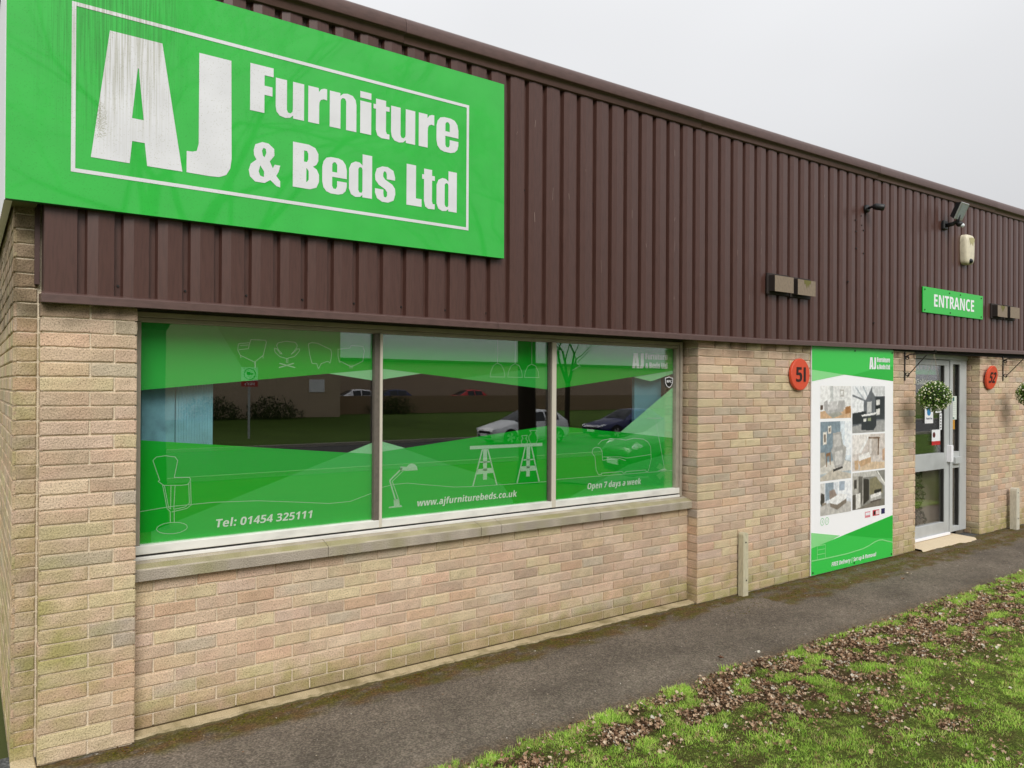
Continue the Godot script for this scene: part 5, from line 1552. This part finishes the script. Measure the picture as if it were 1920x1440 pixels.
func grow(limb: SurfaceTool, twig: SurfaceTool, g: RandomNumberGenerator, p: Vector3, d: Vector3, r: float, l: float, depth: int) -> void:
	var pts := [p]
	var rad := [r]
	var q := p
	for k in 3:
		d = (d + Vector3(g.randfn(), g.randfn() * 0.5 + 0.1, g.randfn()) * 0.13).normalized()
		q += d * l / 3.0
		pts.append(q)
		rad.append(r * (1.0 - 0.15 * (k + 1)))
	tube(limb if depth < 2 else twig, pts, rad, [9, 7, 5, 4, 3, 3][depth], depth < 2)
	if depth >= 5: return
	for i in (3 if depth < 4 else 4):
		var side := d.cross(Vector3(g.randfn(), g.randfn(), g.randfn())).normalized()
		var nd := (d * 0.75 + side * g.randf_range(0.35, 0.8) + Vector3(0, 0.12, 0)).normalized()
		grow(limb, twig, g, pts[3] if i < 2 else pts[2], nd, maxf(rad[3] * g.randf_range(0.5, 0.75), 0.004), l * g.randf_range(0.62, 0.85), depth + 1)

# ---------------------------------------------------------------- grass and leaves
func scatter(called: String, mesh: Mesh, m: Material, list: Array) -> MultiMeshInstance3D:
	var mm := MultiMesh.new()
	mm.transform_format = MultiMesh.TRANSFORM_3D
	mm.use_colors = true
	mm.mesh = mesh
	mm.instance_count = list.size()
	for i in list.size():
		mm.set_instance_transform(i, list[i][0])
		mm.set_instance_color(i, list[i][1])
	var o := MultiMeshInstance3D.new()
	o.name = numbered(called)
	o.multimesh = mm
	o.material_override = m
	add_child(o)
	return o

func greenery() -> void:
	var tufts := []
	for v in 3:
		var s := st0()
		for i in 6:
			var t := rng.randf() * TAU
			var b := Vector3(rng.randf_range(-0.016, 0.016), -0.004, rng.randf_range(-0.016, 0.016))
			var lean := Vector3(cos(t), 0, sin(t)) * rng.randf_range(0.006, 0.03)
			var h := rng.randf_range(0.018, 0.042)
			var w := Vector3(-sin(t), 0, cos(t)) * rng.randf_range(0.0012, 0.0022)
			var mid := b + lean * 0.4 + Vector3(0, h * 0.6, 0)
			var tip := b + lean * 1.3 + Vector3(0, h, 0)
			s.set_color(Color(1, 1, 1) * rng.randf_range(0.8, 1.0))
			quad(s, b - w, b + w, mid + w * 0.8, mid - w * 0.8)
			tri(s, mid - w * 0.8, mid + w * 0.8, tip)
		s.generate_normals()
		tufts.append(s.commit())
	var lists := [[], [], []]
	var cols := ["b4e05c", "a2d050", "cae66e", "90c048", "d2e280", "acd656"]
	for i in 210000:
		var x := rng.randf_range(1.2, 13.0) if i < 205000 else rng.randf_range(-1.5, 1.3)
		var z := 1.12 + pow(rng.randf(), 1.5) * 2.9
		if z < edge_z(x) + 0.01 + rng.randf_range(-0.03, 0.03): continue
		var k := litter_at(x, z)
		if rng.randf() < k * 1.15: continue
		var bald := na.get_noise_2d(x * 3.5, z * 3.5 + 11.0)
		if bald < -0.12 and rng.randf() < 0.4: continue
		var sc := rng.randf_range(0.5, 1.15) * (1.0 - 0.35 * k) * clampf(0.8 + 0.5 * na.get_noise_2d(x * 1.8 + 5.0, z * 1.8), 0.55, 1.1) * (0.7 if bald < -0.12 else 1.0)
		var c: Color = lin(cols[rng.randi() % cols.size()]) * (0.95 + 0.3 * na.get_noise_2d(x * 2.0, z * 2.0))
		if rng.randf() < 0.13: c = lin(["c9b98a", "b59f6e", "a38a58"][i % 3])
		c.a = 1.0
		lists[i % 3].append([Transform3D(Basis(Vector3.UP, rng.randf() * TAU).scaled(Vector3(sc, sc, sc)), Vector3(x, ground_y(z) + 0.005 + 0.02 * na.get_noise_2d(x * 1.5, z * 1.5) * smoothstep(0.0, 0.5, z - 1.2), z)), c])
	for v in 3:
		tag(scatter("lawn_grass", tufts[v], M.leaf, lists[v]), "short green lawn grass along the tarmac path", "grass", "lawn grass", "stuff")
	# moss cushions where path and wall meet
	var s := st0(true)
	ball(s, Vector3.ZERO, Vector3(1, 0.45, 1), 7, 4)
	s.generate_normals()
	var cushion := s.commit()
	var list := []
	for i in 5200:
		var x := rng.randf_range(0.3, 12.5)
		var z := rng.randf_range(-0.045, 0.09) if x < 5.0 else rng.randf_range(0.0, 0.42)
		if x < 5.0: z += 0.02
		var n := na.get_noise_2d(x * 3.0, z * 6.0)
		if n + rng.randf_range(-0.25, 0.15) < 0.0: continue
		var r := rng.randf_range(0.002, 0.0055)
		var c: Color = lin(["5d5a18", "6a6420", "4c4a14", "6b4d22"][rng.randi() % 4])
		list.append([Transform3D(Basis().scaled(Vector3.ONE * r), Vector3(x, 0.0, z)), c])
	tag(scatter("moss", cushion, M.dead_leaf, list), "dark green and rust moss along the foot of the wall", "moss", "", "stuff")

func leaf_mesh(curl: float, seed_: int) -> ArrayMesh:
	var g := RandomNumberGenerator.new()
	g.seed = seed_
	var s := st0()
	var out := [Vector2(0, -1), Vector2(0.35, -0.6), Vector2(0.7, -0.55), Vector2(0.55, -0.1), Vector2(0.8, 0.3), Vector2(0.4, 0.4), Vector2(0.0, 1.0), Vector2(-0.38, 0.42), Vector2(-0.75, 0.25), Vector2(-0.5, -0.15), Vector2(-0.72, -0.5), Vector2(-0.3, -0.6)]
	var pts := []
	for q: Vector2 in out: pts.append(Vector3(q.x * g.randf_range(0.45, 1.05), curl * (q.x * q.x + 0.5 * q.y * q.y) + g.randf_range(-0.25, 0.35), q.y * g.randf_range(0.6, 1.1)))
	for i in pts.size():
		s.set_color(Color(1, 1, 1) * g.randf_range(0.75, 1.0))
		tri(s, Vector3.ZERO, pts[(i + 1) % pts.size()], pts[i])
	s.generate_normals()
	return s.commit()

func litter() -> void:
	var meshes := [leaf_mesh(0.5, 1), leaf_mesh(-0.6, 2), leaf_mesh(0.9, 3)]
	var lists := [[], [], []]
	var cols := ["a6876c", "bd9d80", "7c604a", "d2b698", "654e3c", "b08f72", "e0ccb2"]
	var put_leaf := func(x: float, z: float, big: float) -> void:
		var r := lerpf(0.006, 0.022, pow(rng.randf(), 1.7)) * big
		var c: Color = lin(cols[rng.randi() % cols.size()])
		if rng.randf() < 0.05: c = lin("d8d2c2")
		var b := Basis.from_euler(Vector3(rng.randf_range(-0.7, 0.7), rng.randf() * TAU, rng.randf_range(-0.7, 0.7))).scaled(Vector3(r, r, r) * Vector3(rng.randf_range(0.5, 1.0), 1, 1))
		lists[rng.randi() % 3].append([Transform3D(b, Vector3(x, ground_y(z) + 0.012 + rng.randf_range(0.0, 0.016), z)), c])
	for i in 150000:
		var x := rng.randf_range(1.5, 12.0)
		var z := rng.randf_range(1.15, 3.2)
		if z < edge_z(x): continue
		var k := litter_at(x, z)
		if rng.randf() < pow(k, 1.4) * 0.9 or rng.randf() < 0.045 * clampf(0.4 + 3.5 * na.get_noise_2d(x * 2.0 + 30.0, z * 2.0), 0.0, 3.0): put_leaf.call(x, z, 1.0)
	for v in 3:
		tag(scatter("leaf_litter", meshes[v], M.dead_leaf, lists[v]), "brown dead leaves lying in patches on the lawn edge", "leaves", "leaf litter on the lawn", "stuff")
	# bits on the tarmac
	var bits := []
	for i in 1500:
		var x := rng.randf_range(0.0, 10.0)
		var z := rng.randf_range(0.03, 1.15)
		var r := rng.randf_range(0.0012, 0.0026) if i % 5 else rng.randf_range(0.003, 0.008)
		bits.append([Transform3D(Basis.from_euler(Vector3(rng.randf_range(-0.3, 0.3), rng.randf() * TAU, 0)).scaled(Vector3(r * rng.randf_range(0.4, 1.6), r, r)), Vector3(x, 0.004, z)), lin(["d9d2c4", "b8a994", "8a6a50", "c9c3b8", "6f5340"][rng.randi() % 5])])
	tag(scatter("path_debris", meshes[0], M.dead_leaf, bits), "tiny pale crumbs and leaf bits on the tarmac", "debris", "", "stuff")
	var singles := [[Vector3(4.01, 0.012, 1.0), 0.036, "6e5140", 0, "curled brown leaf alone on the tarmac near the lawn edge"], [Vector3(4.363, 0.008, 1.05), 0.03, "d9d3c4", 1, "pale torn leaf on the tarmac right of the curled brown leaf"], [Vector3(7.3, 0.01, 0.62), 0.03, "8a6a52", 2, "small brown leaf on the tarmac before the advertising board"], [Vector3(7.55, 0.012, 0.55), 0.04, "cbbfa8", 0, "pale flat leaf on the tarmac before the advertising board"]]
	for q: Array in singles:
		var o := put_mesh("fallen_leaf", meshes[q[3]], mat(q[2], 0.9, 0.2))
		o.position = q[0]
		o.rotation.y = q[1] * 100.0
		o.scale = Vector3.ONE * q[1]
		tag(o, q[4], "leaf", "single leaves on the path")
